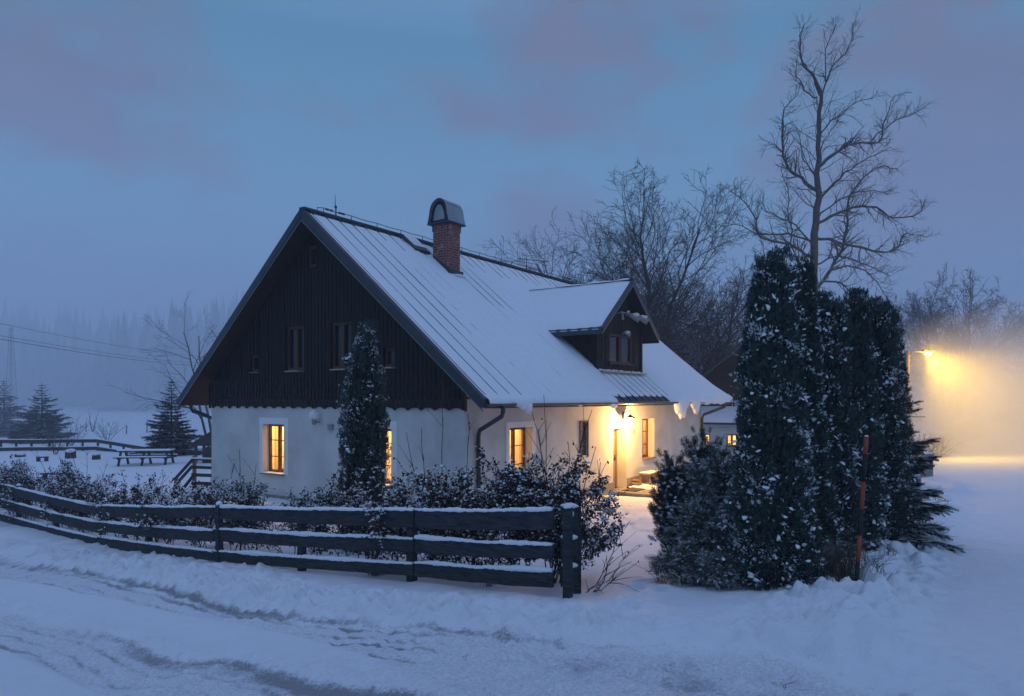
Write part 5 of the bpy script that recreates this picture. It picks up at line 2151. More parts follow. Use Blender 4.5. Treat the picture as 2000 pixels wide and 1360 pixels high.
# ------------------------------------------------------------------ striped marker pole
def marker_pole():
    b = at(1672, 8.53)
    t = thing('marker_pole', 'thin snow marker pole banded orange and black, leaning slightly', 'pole', b)
    topv = pix(1692, 853, 8.5) - b
    n = [(0, .235, 'black'), (.235, .42, 'orange'), (.42, .60, 'black'), (.60, .80, 'orange'), (.80, 1.0, 'black')]
    n = [(-.06, .24, 'black'), (.24, .43, 'orange'), (.43, .57, 'black'), (.57, .775, 'orange'), (.775, .885, 'black'), (.885, 1.0, 'orange')]
    # measured from the photo: dark foot, orange, dark, orange, dark, orange top
    n = [(-.06, .235, 'black'), (.235, .51, 'orange'), (.51, .62, 'black'), (.62, .815, 'orange'), (.815, .90, 'black'), (.90, 1.0, 'orange')]
    n = [(-.06, .25, 'black'), (.25, .50, 'orange'), (.50, .68, 'black'), (.68, .79, 'orange'), (.79, .885, 'black'), (.885, 1.0, 'orange')]
    n = [(-.06, .245, 'black'), (.245, .52, 'orange'), (.52, .665, 'black'), (.665, .82, 'orange'), (.82, .84, 'black'), (.84, 1.0, 'orange')]
    bands = [(1.0, .885, 'orange'), (.885, .70, 'black'), (.70, .52, 'orange'), (.52, .345, 'black'), (.345, .17, 'orange'), (.17, -.08, 'black')]
    for a, c, m in bands:
        mb = MB()
        mb.tube([topv * c, topv * a], .026 + (.001 if m == 'orange' else 0), 10)
        mb.build('band', M[m], t, sm=True)
    mb = MB()
    mb.blob(topv + Vector((0, 0, .006)), (.024, .024, .012), 1)
    mb.build('snow_cap', M['snow'], t, sm=True)


marker_pole()

# ------------------------------------------------------------------ the great bare tree and its neighbours
def great_tree():
    Y0 = 35.0
    base = at(1588, Y0)
    t = thing('bare_tree', 'tall bare deciduous tree rising high above the column conifers', 'tree', base)
    rr = random.Random(17)
    k = Y0 / F            # metres per pixel
    trunk = [(1586, 860, 15), (1587, 700, 13), (1588, 576, 11), (1590, 456, 9.5), (1597, 387, 8), (1599, 310, 6.5), (1600, 241, 5.5), (1601, 185, 4.5), (1586, 150, 3.4), (1567, 120, 2.4), (1562, 82, 1.6), (1571, 47, .7)]
    limbs = [([(1601, 187), (1586, 150), (1567, 120), (1562, 82), (1571, 47)], 2.6, .2),
             ([(1601, 190), (1614, 159), (1629, 125), (1659, 90), (1666, 47)], 3.0, .3),
             ([(1612, 160), (1614, 95), (1633, 47)], 2.0, -.2),
             ([(1599, 190), (1573, 176), (1556, 150), (1556, 116)], 2.6, -.4),
             ([(1599, 327), (1629, 301), (1663, 280), (1719, 275), (1724, 241), (1749, 185)], 6.0, .5),
             ([(1700, 276), (1740, 240), (1780, 225), (1795, 215)], 2.2, .3),
             ([(1602, 262), (1624, 235), (1642, 224), (1672, 200), (1706, 193)], 2.6, -.5),
             ([(1600, 300), (1615, 265), (1640, 240)], 2.0, .6),
             ([(1600, 390), (1633, 357), (1659, 331), (1693, 310), (1740, 288)], 3.6, -.4),
             ([(1595, 374), (1564, 348), (1534, 322), (1528, 267), (1534, 215), (1560, 181)], 6.2, .3),
             ([(1531, 300), (1512, 285), (1493, 286)], 1.8, -.3),
             ([(1588, 500), (1573, 499), (1543, 477), (1487, 464), (1474, 430), (1448, 387), (1423, 374)], 5.4, -.3),
             ([(1585, 470), (1540, 458), (1478, 456), (1440, 440), (1414, 443)], 3.2, .5),
             ([(1592, 470), (1603, 464), (1659, 477), (1728, 494), (1758, 477), (1767, 456), (1810, 464)], 5.2, .4),
             ([(1594, 450), (1608, 430), (1663, 406), (1711, 406), (1745, 426), (1797, 415), (1797, 391)], 5.0, -.5),
             ([(1590, 572), (1620, 529), (1651, 464), (1659, 387), (1706, 331), (1755, 330)], 6.2, .6),
             ([(1604, 552), (1642, 555), (1668, 590), (1690, 640)], 3.4, -.6),
             ([(1588, 560), (1560, 520), (1545, 450), (1540, 390), (1525, 330)], 3.6, -.6),
             ([(1590, 520), (1640, 500), (1700, 520), (1740, 540)], 3.0, .4),
             ([(1588, 600), (1540, 570), (1480, 560), (1440, 555)], 3.0, .2),
             ([(1598, 350), (1570, 310), (1560, 260)], 2.2, .6),
             ([(1592, 430), (1640, 390), (1690, 372), (1735, 380)], 2.8, .7),
             ([(1590, 480), (1555, 440), (1510, 420), (1480, 395)], 2.8, -.7),
             ([(1620, 529), (1670, 520), (1715, 555), (1735, 590)], 2.8, .5),
             ([(1590, 540), (1545, 530), (1510, 545), (1470, 590)], 2.6, -.5)]
    out = []

    def to3(pts, slope, y_off=0):
        x0 = pts[0][0]
        res = []
        for (px, py) in pts:
            dy = slope * abs(px - x0) * k + y_off
            res.append(pix(px, py, Y0 + dy))
        return res

    def refine(pts, rad):
        P, Rr = [], []
        n = len(pts)
        for i in range(n - 1):
            p0, p1, p2, p3 = pts[max(i - 1, 0)], pts[i], pts[i + 1], pts[min(i + 2, n - 1)]
            for s in range(3):
                f = s / 3
                a = 2 * p1 + (p2 - p0) * f + (2 * p0 - 5 * p1 + 4 * p2 - p3) * f * f + (3 * p1 - p0 - 3 * p2 + p3) * f ** 3
                a = a * .5
                P.append(a + Vector((rr.gauss(0, .035), rr.gauss(0, .06), rr.gauss(0, .035))))
                Rr.append(rad[i] + (rad[i + 1] - rad[i]) * f)
        P.append(pts[-1])
        Rr.append(rad[-1])
        return P, Rr
    spec = [(8, .1, .03, 10, .8, .4), (5, .16, .05, 6, .75, .5), (4, .18, .03, 4, .7, .55), (3, .2, .02, 0, .6, .5)]
    P, Rr = refine(to3([(a, b) for a, b, c in trunk], 0), [c * k * .74 for a, b, c in trunk])
    out.append((P, Rr, 9, 0))
    dirs = [(P[min(i + 1, len(P) - 1)] - P[max(i - 1, 0)]).normalized() for i in range(len(P))]
    nt_ = int(len(P) * .66)
    side_limbs(out, P[:nt_], [r * .35 for r in Rr[:nt_]], dirs[:nt_], 7.0, 1, 3, rr, [None, (6, .18, .10, 26, .80, .50), spec[2], spec[3]], .5)
    for pts, w, sl in limbs:
        n = len(pts)
        P, Rr = refine(to3(pts, sl), [k * (w * .66 + (.5 - w * .66) * i / (n - 1)) for i in range(n)])
        out.append((P, Rr, 6, 0))
        dirs = [(P[min(i + 1, len(P) - 1)] - P[max(i - 1, 0)]).normalized() for i in range(len(P))]
        L = sum((b - a).length for a, b in zip(P[:-1], P[1:]))
        side_limbs(out, P, Rr, dirs, 2.0, 1, 3, rr, [None, (5, .19, .09, max(7, int(L * 5.6)), .85, .55), (4, .2, .06, 6, .7, .55), spec[3]], .2)
    trunk_b = [b for b in out if b[3] == 0][:1]
    crown = [b for b in out if b is not trunk_b[0]]
    branch_mesh('trunk', trunk_b, M['bark_frost'], t, base)
    branch_mesh('crown', crown, M['bark_frost'], t, base)


RMIN = .0058
great_tree()
RMIN = .012
FAR = 'bare trees beyond the house'
SP = [(9, .13, .02, 24, .70, .40), (6, .20, .05, 10, .75, .46), (4, .22, .03, 6, .8, .5), (3, .22, .02, 0, .6, .5)]
bare_tree('bare_tree', 'bare many-stemmed tree rising right behind the dormer, tallest of those behind the roof', at(1244, 46), 18.0, 31, 5, .30, .19, SP, FAR, 'bark',
          first=[(-.12, 0, 1.1), (-.28, .2, 1), (.02, -.15, 1), (.16, .1, 1), (.34, -.1, 1)])
bare_tree('bare_tree', 'spreading bare tree to the right of the dormer peak, over the snowy roof end', at(1322, 45), 13.2, 36, 6, .30, .15, SP, FAR, 'bark',
          first=[(-.15, 0, 1), (.12, .2, 1), (.30, -.15, 1), (.52, .1, .9), (.75, 0, .75), (-.4, .2, .9)])
bare_tree('bare_tree', 'lower spreading bare tree behind the roof ridge, left of the dormer peak', at(1250, 43), 9.0, 32, 4, .5, .11, SP, FAR, first=[(-.22, .1, 1), (.02, -.2, 1), (.22, .2, 1), (-.08, .3, 1)])
bare_tree('bare_tree', 'bushy bare tree between the cottage and the dark neighbouring gable', at(1390, 52), 10.5, 33, 5, .5, .11, SP, FAR)
RMIN = .012
bare_tree('bare_tree', 'round-crowned bare tree in the mist above the street lamp', at(1846, 54), 10.6, 34, 6, .42, .15, SP, FAR)
RMIN = .009
RMIN = .006
bare_tree('bare_tree', 'pale bare tree seen past the left eave of the cottage', at(415, 42), 9.8, 35, 3, .35, .12, [(7, .11, .02, 8, .8, .5), (5, .16, .03, 5, .75, .5), (4, .18, .02, 4, .7, .5), (3, .2, 0, 0, .6, .5)], FAR)

RMIN = .006
# ------------------------------------------------------------------ neighbouring buildings
def neighbour():
    o = Vector(pix(1450, 780, 40))
    zb = gx(o.x, o.y) - .2
    t = thing('neighbouring_house', 'dark gabled neighbouring house with a low white wing and lit windows', 'house', (o.x, o.y, 0), math.radians(-25))
    z = lambda py: 3.0 - (py - 780) / F * 40
    s = 40 / F
    apex, ev = z(672), z(806)
    wd = 5.2
    mb = MB()
    n = 40
    for k in range(n):
        u0, u1 = -wd + 2 * wd * k / n, -wd + 2 * wd * (k + 1) / n
        h = lambda u: ev - .3 + (apex - ev + .3) * (1 - abs(u) / wd) - .06
        d = .02 * (k % 2)
        mb.quad((u0, d, zb), (u1, d, zb), (u1, d, h(u1)), (u0, d, h(u0)))
    mb.box((-wd + .1, .05, zb), (wd - .1, 8, ev - .35))
    mb.build('timber_wall', M['timber'], t)
    mb = MB()
    for sg in (-1, 1):
        e, a = Vector((sg * (wd + .4), -.4, ev - .65)), Vector((0, -.4, apex))
        e2, a2 = e + Vector((0, 9, 0)), a + Vector((0, 9, 0))
        dn = Vector((0, 0, -.16))
        mb.quad(e, a, a2, e2, 0)
        mb.quad(e + dn, e2 + dn, a2 + dn, a + dn, 0)
        mb.quad(e, e + dn, a + dn, a, 0)
        mb.quad(e, e2, e2 + dn, e + dn, 0)
    mb.build('roof', M['metal_dark'], t)
    mb = MB()
    for sg in (-1, 1):
        e, a = Vector((sg * (wd + .4), -.36, ev - .58)), Vector((0, -.36, apex + .07))
        mb.quad(e, a, a + Vector((0, 8.9, 0)), e + Vector((0, 8.9, 0)))
    mb.build('roof_snow', M['roof_snow'], t)
    # white wing in front
    wx0, wx1, wy = -2.7, 4.5, -2.4
    we = z(826)
    op = [((1376 - 1450) * s * .94, (1398 - 1450) * s * .94, z(868), z(845)), ((1429 - 1450) * s * .94, (1449 - 1450) * s * .94, z(868), z(845))]
    mb = MB()
    wall_mesh(mb, (wx0, wy, 0), (1, 0, 0), (0, -1, 0), wx1 - wx0, zb, we, [(a - wx0, b - wx0, c, d) for a, b, c, d in op], .2)
    mb.quad((wx0, wy, zb), (wx0, 0, zb), (wx0, 0, we + .9), (wx0, wy, we))
    mb.quad((wx1, wy, zb), (wx1, 0, zb), (wx1, 0, we + .9), (wx1, wy, we))
    mb.build('wing_wall', M['plaster'], t)
    mb = MB()
    rt = z(803)
    mb.add([(wx0 - .3, wy - .35, we - .03), (wx1 + .3, wy - .35, we - .03), (wx1 + .3, .0, rt), (wx0 - .3, .0, rt),
            (wx0 - .3, wy - .35, we + .08), (wx1 + .3, wy - .35, we + .08), (wx1 + .3, .0, rt + .12), (wx0 - .3, .0, rt + .12)],
           [(0, 3, 2, 1), (4, 5, 6, 7), (0, 1, 5, 4), (1, 2, 6, 5), (2, 3, 7, 6), (3, 0, 4, 7)])
    wr = mb.build('wing_roof', M['metal_dark'], t)
    mb = MB()
    mb.add([(wx0 - .28, wy - .38, we + .085), (wx1 + .28, wy - .38, we + .085), (wx1 + .28, -.03, rt + .125), (wx0 - .28, -.03, rt + .125),
            (wx0 - .26, wy - .35, we + .22), (wx1 + .26, wy - .35, we + .22), (wx1 + .26, -.03, rt + .28), (wx0 - .26, -.03, rt + .28)],
           [(0, 3, 2, 1), (4, 5, 6, 7), (0, 1, 5, 4), (1, 2, 6, 5), (2, 3, 7, 6), (3, 0, 4, 7)])
    mb.build('snow', M['roof_snow'], wr)
    for a, b, c, d in op:
        window(t, (0, wy, 0), (1, 0, 0), (0, -1, 0), a, b, c, d, .18, rows=2, sill=True)


neighbour()


def street_house():
    Y = 60
    o = pix(1760, 780, Y)
    zb = gx(o.x, o.y) - .3
    t = thing('street_house', 'pale house wall with dark windows fading into the mist behind the street lamp', 'house', (o.x, o.y, 0), math.radians(-12))
    z = lambda py: 3.0 - (py - 780) / F * Y
    s = Y / F
    we = z(716)
    x0, x1 = -4.2, 2.4
    ops = [(1.55, 2.1, z(825), z(795))]
    mb = MB()
    wall_mesh(mb, (x0, 0, 0), (1, 0, 0), (0, -1, 0), x1 - x0, zb, we, [(5.0, 5.9, z(824), z(796)), (1.2, 2.2, z(824), z(796))], .2)
    mb.quad((x1, 0, zb), (x1, 7, zb), (x1, 7, we), (x1, 0, we))
    mb.quad((x0, 0, zb), (x0, 7, zb), (x0, 7, we), (x0, 0, we))
    mb.poly([(x1, 0, we), (x1, 7, we), (x1, 3.5, we + 2.2)])
    mb.build('wall', M['plaster'], t)
    mb = MB()
    for sg in (0, 1):
        y0, y1 = (-.4, 3.5) if sg == 0 else (7.4, 3.5)
        a = [(x0 - .4, y0, we - .1), (x1 + .4, y0, we - .1), (x1 + .4, y1, we + 2.3), (x0 - .4, y1, we + 2.3)]
        b = [(p[0], p[1], p[2] + .2) for p in a]
        mb.add(a + b, [(0, 3, 2, 1), (4, 5, 6, 7), (0, 1, 5, 4), (1, 2, 6, 5), (2, 3, 7, 6), (3, 0, 4, 7)])
    mb.build('roof', M['roof_snow'], t)
    for a, b in ((5.0, 5.9), (1.2, 2.2)):
        window(t, (x0, 0, 0), (1, 0, 0), (0, -1, 0), a, b, z(824), z(796), .15, lit=False, rows=2)
    # lower annexe towards the street
    mb = MB()
    ax0, ax1 = 2.45, 4.6
    ah = z(778)
    wall_mesh(mb, (ax0, -1.2, 0), (1, 0, 0), (0, -1, 0), ax1 - ax0, zb, ah, [(.25, .85, z(822), z(798)), (1.35, 1.9, z(822), z(798))], .2)
    mb.quad((ax1, -1.2, zb), (ax1, 5, zb), (ax1, 5, ah), (ax1, -1.2, ah))
    mb.quad((ax0, -1.2, zb), (ax0, 0, zb), (ax0, 0, ah), (ax0, -1.2, ah))
    mb.build('annexe_wall', M['plinth'], t)
    mb = MB()
    mb.box((ax0 - .2, -1.5, ah + .002), (ax1 + .3, 5.2, ah + .22))
    mb.build('annexe_roof', M['roof_snow'], t)
    for a, b in ((.25, .85), (1.35, 1.9)):
        f = window(t, (ax0, -1.2, 0), (1, 0, 0), (0, -1, 0), a, b, z(822), z(798), .15, lit=False, rows=2)
        mb = MB()
        mb.box((ax0 + a - .1, -1.42, z(823)), (ax0 + b + .1, -1.18, z(823) + .16))
        mb.build('sill_snow', M['snow'], f, bevel=.03)


street_house()

# ------------------------------------------------------------------ street lamp
LAMP = pix(1808, 692, 31)


def street_lamp():
    b = at(1771, 31)
    t = thing('street_lamp', 'lit yellow street lamp on a concrete pole beside the misty road', 'street lamp', b)
    topz = 3 - (686 - 780) / F * 31 - b.z
    mb = MB()
    mb.tube([(0, 0, -.3), (0, 0, topz * .5), (0, 0, topz)], [.15, .13, .11], 12)
    mb.build('pole', M['wood_pale'], t, sm=True)
    l = LAMP - b
    mb = MB()
    mb.tube([(0, 0, topz - .25), (.25, -.05, topz - .02), (l.x - .2, l.y, l.z + .10), (l.x + .1, l.y, l.z + .10)], .03, 8)
    mb.build('arm', M['metal_dark'], t)
    mb = MB()
    mb.obox((l.x + .1, l.y, l.z + .12), Vector((.25, 0, -.04)), Vector((0, .11, 0)), Vector((.01, 0, .045)))
    mb.build('lamp_housing', M['metal_dark'], t, bevel=.03)
    mb = MB()
    mb.blob((l.x + .1, l.y, l.z + .01), (.16, .09, .07), 1, 0, 12, 8)
    mb.build('lamp_glass', emit_mat('street_lamp_glow', (1.0, .66, .16), 60), t, sm=True)
    mb = MB()
    mb.bar((-.5, -.05, topz * .52 - .6), (.75, -.12, topz * .52 - .6), .06, .06)
    mb.build('crossbar', M['metal_dark'], t)
    d = bpy.data.lights.new('street_lamp_light', 'SPOT')
    d.energy = 1550
    d.color = (1.0, .57, .05)
    d.spot_size = math.radians(134)
    d.spot_blend = 1.0
    d.shadow_soft_size = .15
    o = bpy.data.objects.new('street_lamp_light', d)
    o.location = LAMP + Vector((.12, -.02, -.16))
    dv = Vector((.50, -.50, -.66))
    o.rotation_euler = dv.to_track_quat('-Z', 'Y').to_euler()
    link(o)
    point_light('street_lamp_halo', LAMP + Vector((.1, -.3, -.05)), (1.0, .57, .05), 150, .1)


street_lamp()

# ------------------------------------------------------------------ right: picket fence, post, box, far plants
def picket_fence():
    Y = 23.0
    b = at(1785, Y)
    t = thing('picket_fence', 'short weathered picket fence ending at a pale gatepost by the lane', 'fence', b)
    s = Y / F
    d = Vector((.86, .25, 0)).normalized()
    for k in range(8):
        p = d * (-.85 + .19 * k)
        mb = MB()
        h = .74 + .02 * (k % 3)
        mb.box((p.x - .045, p.y - .012, .05), (p.x + .045, p.y + .012, h))
        mb.add([(p.x - .045, p.y - .012, h), (p.x + .045, p.y - .012, h), (p.x + .045, p.y + .012, h), (p.x - .045, p.y + .012, h), (p.x, p.y - .012, h + .06), (p.x, p.y + .012, h + .06)],
               [(0, 1, 4), (2, 3, 5), (1, 2, 5, 4), (3, 0, 4, 5)])
        mb.build('picket', M['wood_pale'], t)
    for z in (.2, .55):
        mb = MB()
        mb.bar(d * -.95 + Vector((0, .03, z)), d * .6 + Vector((0, .03, z)), .03, .07)
        mb.build('rail', M['wood_pale'], t)
    p = pix(1815, 780, Y) - b
    g = thing('gatepost', 'pale square gatepost at the right end of the picket fence', 'post', b + Vector((p.x, .1, 0)))
    mb = MB()
    mb.box((-.12, -.12, -.2), (.12, .12, .80))
    mb.box((-.14, -.14, .802), (.14, .14, .85))
    mb.build('shaft', M['concrete'], g, bevel=.01)
    mb = MB()
    mb.blob((0, 0, .86), (.14, .14, .05), 3)
    mb.build('snow', M['snow'], g, sm=True)


picket_fence()
bx = at(1778, 19.5)
t = thing('utility_box', 'grey utility box half hidden by spruce branches before the picket fence', 'box', bx, math.radians(-20))
mb = MB()
mb.box((-.24, -.16, -.1), (.24, .16, .52))
mb.build('cabinet', M['grey_box'], t, bevel=.01)
mb = MB()
mb.box((-.20, -.172, .02), (.20, -.161, .48))
mb.build('door', M['grey_box'], t)
mb = MB()
mb.blob((0, 0, .53), (.26, .18, .06), 5)
mb.build('snow', M['snow'], t, sm=True)

for i, (px, Y, w, h, lab) in enumerate([(1795, 29.5, 1.0, 1.15, 'frosted roadside bush at the foot of the street lamp'), (1832, 33, 1.2, 1.15, 'frosted roadside bush right of the street lamp'),
                                        (1872, 40, 1.3, 1.0, 'farther frosted bush where the misty lane bends'), (1768, 27, .8, 1.0, 'frosted bush behind the picket fence')]):
    b = at(px, Y)
    r_ = np.random.default_rng(900 + i)
    bare_tree('frosted_bush', lab, b, h, 900 + i, 9, .9, .03, [(5, .2, .0, 9, .8, .55), (4, .2, .0, 6, .8, .5), (3, .2, 0, 0, .6, .5)], 'frosted roadside bushes', 'twig', 'shrub', 2)
spruce('spruce', 'small lamp-lit spruce at the far side of the lane', at(1902, 42), 2.7, .8, 75, None, .7)
spruce('spruce', 'large dark spruce at the right edge of the view', at(2002, 58), 9.5, 2.6, 76, None, .5)
spruce('spruce', 'second dark spruce behind the one at the right edge', at(2075, 66), 12, 4.2, 77, None, .4)
spruce('spruce', 'spruce with snowy branches beside the cottage, behind the picnic table', at(335, 42), 4.6, 1.75, 81, 'spruces in the yard', .9)
spruce('spruce', 'misty spruce standing by the back fence', at(82, 56), 5.0, 2.2, 82, 'spruces in the yard', .8)
spruce('spruce', 'faint spruce at the left edge beyond the back fence', at(8, 66), 5.6, 2.4, 83, 'spruces in the yard', .6)

# ------------------------------------------------------------------ left: yard
def back_fence():
    Y = 46
    t = thing('rail_fence', 'long low two-rail fence across the back of the snowy yard', 'fence', (0, 0, 0))
    pts = [(-80, 47, 858, 874), (0, 46, 859, 875), (60, 46, 859, 874), (130, 46, 858, 874), (190, 46, 858, 873), (240, 44, 866, 881), (290, 43, 874, 890), (350, 42, 878, 893), (425, 41, 881, 896)]
    P = []
    for px, Y, a, b in pts:
        p = at(px, Y)
        P.append((p, 3 - (a - 780) / F * Y, 3 - (b - 780) / F * Y))
    for (p, za, zb), (q, zc, zd) in zip(P[:-1], P[1:]):
        for u, v in ((za - .12, zc - .12), (zb - .10, zd - .10)):
            mb = MB()
            mb.bar((p.x, p.y, u), (q.x, q.y, v), .05, .22)
            rl = mb.build('rail', M['wood_grey'], t)
            mb = MB()
            mb.bar((p.x, p.y, u + .135), (q.x, q.y, v + .135), .07, .045)
            mb.build('snow', M['snow'], rl)
        for f in (0, .5):
            c = p.lerp(q, f)
            zt = za + (zc - za) * f
            mb = MB()
            mb.box((c.x - .05, c.y + .04, gx(c.x, c.y) - .2), (c.x + .05, c.y + .14, zt + .02))
            mb.build('post', M['wood_grey'], t)


back_fence()


def picnic_table():
    Y = 36
    b = at(286, Y)
    t = thing('picnic_table', 'snow-topped wooden picnic table with attached benches in the yard', 'table', b, math.radians(6))
    mb = MB()
    for k in range(4):
        mb.box((-1.35, -.38 + .195 * k, .70), (1.35, -.20 + .195 * k, .745))
    tp = mb.build('tabletop', M['wood_grey'], t)
    mb = MB()
    mb.box((-1.33, -.38, .746), (1.33, .39, .80))
    mb.build('snow', M['snow'], tp, bevel=.02)
    for s in (-1, 1):
        mb = MB()
        mb.box((-1.3, s * .72 - .13, .40), (1.3, s * .72 + .13, .445))
        bn = mb.build('bench_seat', M['wood_grey'], t)
        mb = MB()
        mb.box((-1.28, s * .72 - .13, .446), (1.28, s * .72 + .13, .50))
        mb.build('snow', M['snow'], bn, bevel=.02)
    for x in (-1.15, 0, 1.15):
        for s in (-1, 1):
            mb = MB()
            mb.bar((x, s * .28, .70), (x, s * .62, -.12), .10, .07)
            mb.build('leg', M['wood_grey'], t)
        mb = MB()
        mb.bar((x + .06, -.84, .37), (x + .06, .84, .37), .05, .07)
        mb.build('crosspiece', M['wood_grey'], t)


picnic_table()
for i, (px, Y, w, h, lab) in enumerate([(138, 40, .55, .42, 'square snow-capped stump in the yard'), (188, 39, .42, .30, 'lower snow-capped stump right of the square one'), (40, 41, .55, .18, 'snow-covered mound-like stump at the left of the yard')]):
    b = at(px, Y)
    t = thing('stump', lab, 'stump', b, i * .5, 'stumps in the snowy yard')
    mb = MB()
    mb.lathe([(w * .55, -.2), (w * .52, h * .4), (w * .5, h)], (0, 0, 0), 9)
    mb.build('wood', M['wood_grey'], t)
    mb = MB()
    mb.blob((0, 0, h), (w * .56, w * .56, .13), i + 5, .2, 10, 6)
    mb.build('snow', M['snow'], t, sm=True)
for i, (px, Y, w, lab) in enumerate([(83, 38, .55, 'tiny low bench left of the square stump'), (112, 30.5, 1.35, 'long low plank bench half hidden by the hedge')]):
    b = at(px, Y)
    t = thing('low_bench', lab, 'bench', b, .1)
    mb = MB()
    mb.box((-w / 2, -.12, .20), (w / 2, .12, .26))
    mb.build('seat', M['wood_grey'], t)
    for x in (-w * .38, w * .38):
        mb = MB()
        mb.box((x - .06, -.1, -.15), (x + .06, .1, .199))
        mb.build('leg', M['wood_grey'], t)
    mb = MB()
    mb.box((-w / 2, -.12, .261), (w / 2, .12, .32))
    mb.build('snow', M['snow'], t, bevel=.02)


def shelter():
    b = at(432, 37)
    t = thing('shelter', 'small open wooden shelter with a pitched roof beside the cottage', 'shelter', b)
    z = lambda py: 3 - (py - 780) / F * 37 - b.z
    a, e = z(838), z(868)
    w = 1.35
    mb = MB()
    for s in (-1, 1):
        p = [(s * w, -1, e), (0, -1, a), (0, 1.4, a), (s * w, 1.4, e)]
        q = [(x, y, zz - .09) for x, y, zz in p]
        mb.add(p + q, [(0, 1, 2, 3), (7, 6, 5, 4), (0, 4, 5, 1), (1, 5, 6, 2), (2, 6, 7, 3), (3, 7, 4, 0)])
    mb.poly([(-w * .9, -.95, e - .02), (w * .9, -.95, e - .02), (0, -.95, a - .1)])
    mb.build('roof', M['wood_grey'], t)
    for x in (-.98, -.55, .6, .98):
        mb = MB()
        mb.box((x - .06, -.9, -.2), (x + .06, -.78, e + .1))
        mb.build('post', M['wood_grey'], t)
    mb = MB()
    mb.box((-.5, -.85, -.1), (.98, -.8, e - .1))
    mb.build('wall', M['wood_grey'], t)


shelter()


def railing():
    t = thing('stair_railing', 'dark wooden railing of the side steps left of the cottage, lit warm from behind', 'railing', (0, 0, 0))
    Y = 23.6
    P = lambda px, py, YY=Y: pix(px, py, YY)
    for px in (380, 417):
        a, b_ = P(px, 955), P(px, 893)
        mb = MB()
        mb.obox((a + b_) / 2, (.05, 0, 0), (0, .05, 0), (0, 0, (b_.z - a.z) / 2 + .05))
        mb.build('post', M['wood_pale'], t)
    for py, hgt in ((897, .05), (912, .10), (927, .11), (943, .11)):
        mb = MB()
        mb.bar(P(376, py) + Vector((0, -.07, 0)), P(424, py + 2) + Vector((0, -.07, 0)), .04, hgt)
        r = mb.build('rail', M['wood_grey'], t)
        if py == 897:
            mb = MB()
            mb.bar(P(375, 894) + Vector((0, -.07, 0)), P(424, 896) + Vector((0, -.07, 0)), .10, .05)
            mb.build('snow', M['snow'], r)
    for (a, c) in (((378, 898), (340, 938)), ((378, 910), (344, 946)), ((379, 930), (360, 952))):
        mb = MB()
        mb.bar(P(*a) + Vector((0, -.08, 0)), P(c[0], c[1], Y - .3), .04, .10)
        mb.build('sloping_rail', M['wood_grey'], t)
    a, b_ = P(344, 975, Y - .3), P(344, 935, Y - .3)
    mb = MB()
    mb.obox((a + b_) / 2, (.045, 0, 0), (0, .045, 0), (0, 0, (b_.z - a.z) / 2))
    mb.build('post', M['wood_pale'], t)
    mb = MB()
    c = P(400, 954)
    mb.box((c.x - .4, c.y + .1, c.z - .3), (c.x + .5, c.y + 1.3, c.z))
    mb.build('landing', M['wood_grey'], t)


railing()
for i, (px, Y, h, lab) in enumerate([(168, 75, 1.6, 'thin broken trunk in the snowfield, left of a pair'), (181, 75, 2.6, 'forked young trunk in the middle of the snowfield'), (247, 70, .9, 'short stake alone in the snowfield'), (287, 72, 1.2, 'stake left of the yard spruce in the snowfield')]):
    b = at(px, Y)
    bare_tree('sapling' if i < 2 else 'stake', lab, b, h, 700 + i, 2 if i == 1 else 1, .2, .07, [(5, .06, .02, 3 if i < 2 else 0, .4, .4), (4, .1, .02, 0, .7, .5)], None, 'bark_far', 'sapling' if i < 2 else 'stake', 1 if i < 2 else 0) if i < 2 else None
    if i >= 2:
        t = thing('stake', lab, 'stake', b)
        mb = MB()
        mb.tube([(0, 0, -.2), (.03, 0, h)], [.07, .055], 7)
        mb.build('shaft', M['bark_far'], t)
for i, (px, Y, h, w, lab) in enumerate([(140, 52, 2.2, 1.1, 'leafless twiggy bush in front of the back fence, near the misty spruce'), (210, 54, 1.9, .9, 'thin leafless bush behind the back fence'), (108, 42.5, 1.4, .6, 'low leafless bush by the square stump')]):
    bare_tree('bare_bush', lab, at(px, Y), h, 720 + i, 8, .5, .025, [(5, .12, .03, 5, .6, .5), (4, .15, .02, 3, .7, .5), (3, .2, 0, 0, .6, .5)], 'leafless bushes in the yard', 'bark_far', 'shrub', 2)


def mast():
    Y = 125
    b = at(22, Y)
    t = thing('lattice_mast', 'faint lattice power mast at the left edge in the mist', 'mast', b)
    H_ = 3 - (640 - 780) / F * Y - b.z
    mb = MB()
    w = lambda z: .75 * (1 - .75 * z / H_)
    for sx in (-1, 1):
        for sy in (-1, 1):
            mb.bar((sx * w(0), sy * w(0), -.2), (sx * w(H_), sy * w(H_), H_), .07, .07)
    z = 0
    i = 0
    while z < H_ - 1:
        z2 = z + 1.3
        for a, c in (((-1, -1), (1, -1)), ((1, -1), (1, 1)), ((1, 1), (-1, 1)), ((-1, 1), (-1, -1))):
            if i % 2:
                a, c = c, a
            mb.bar((a[0] * w(z), a[1] * w(z), z), (c[0] * w(z2), c[1] * w(z2), z2), .035, .035)
        z = z2
        i += 1
    mb.build('tower', M['bark_far'], t)


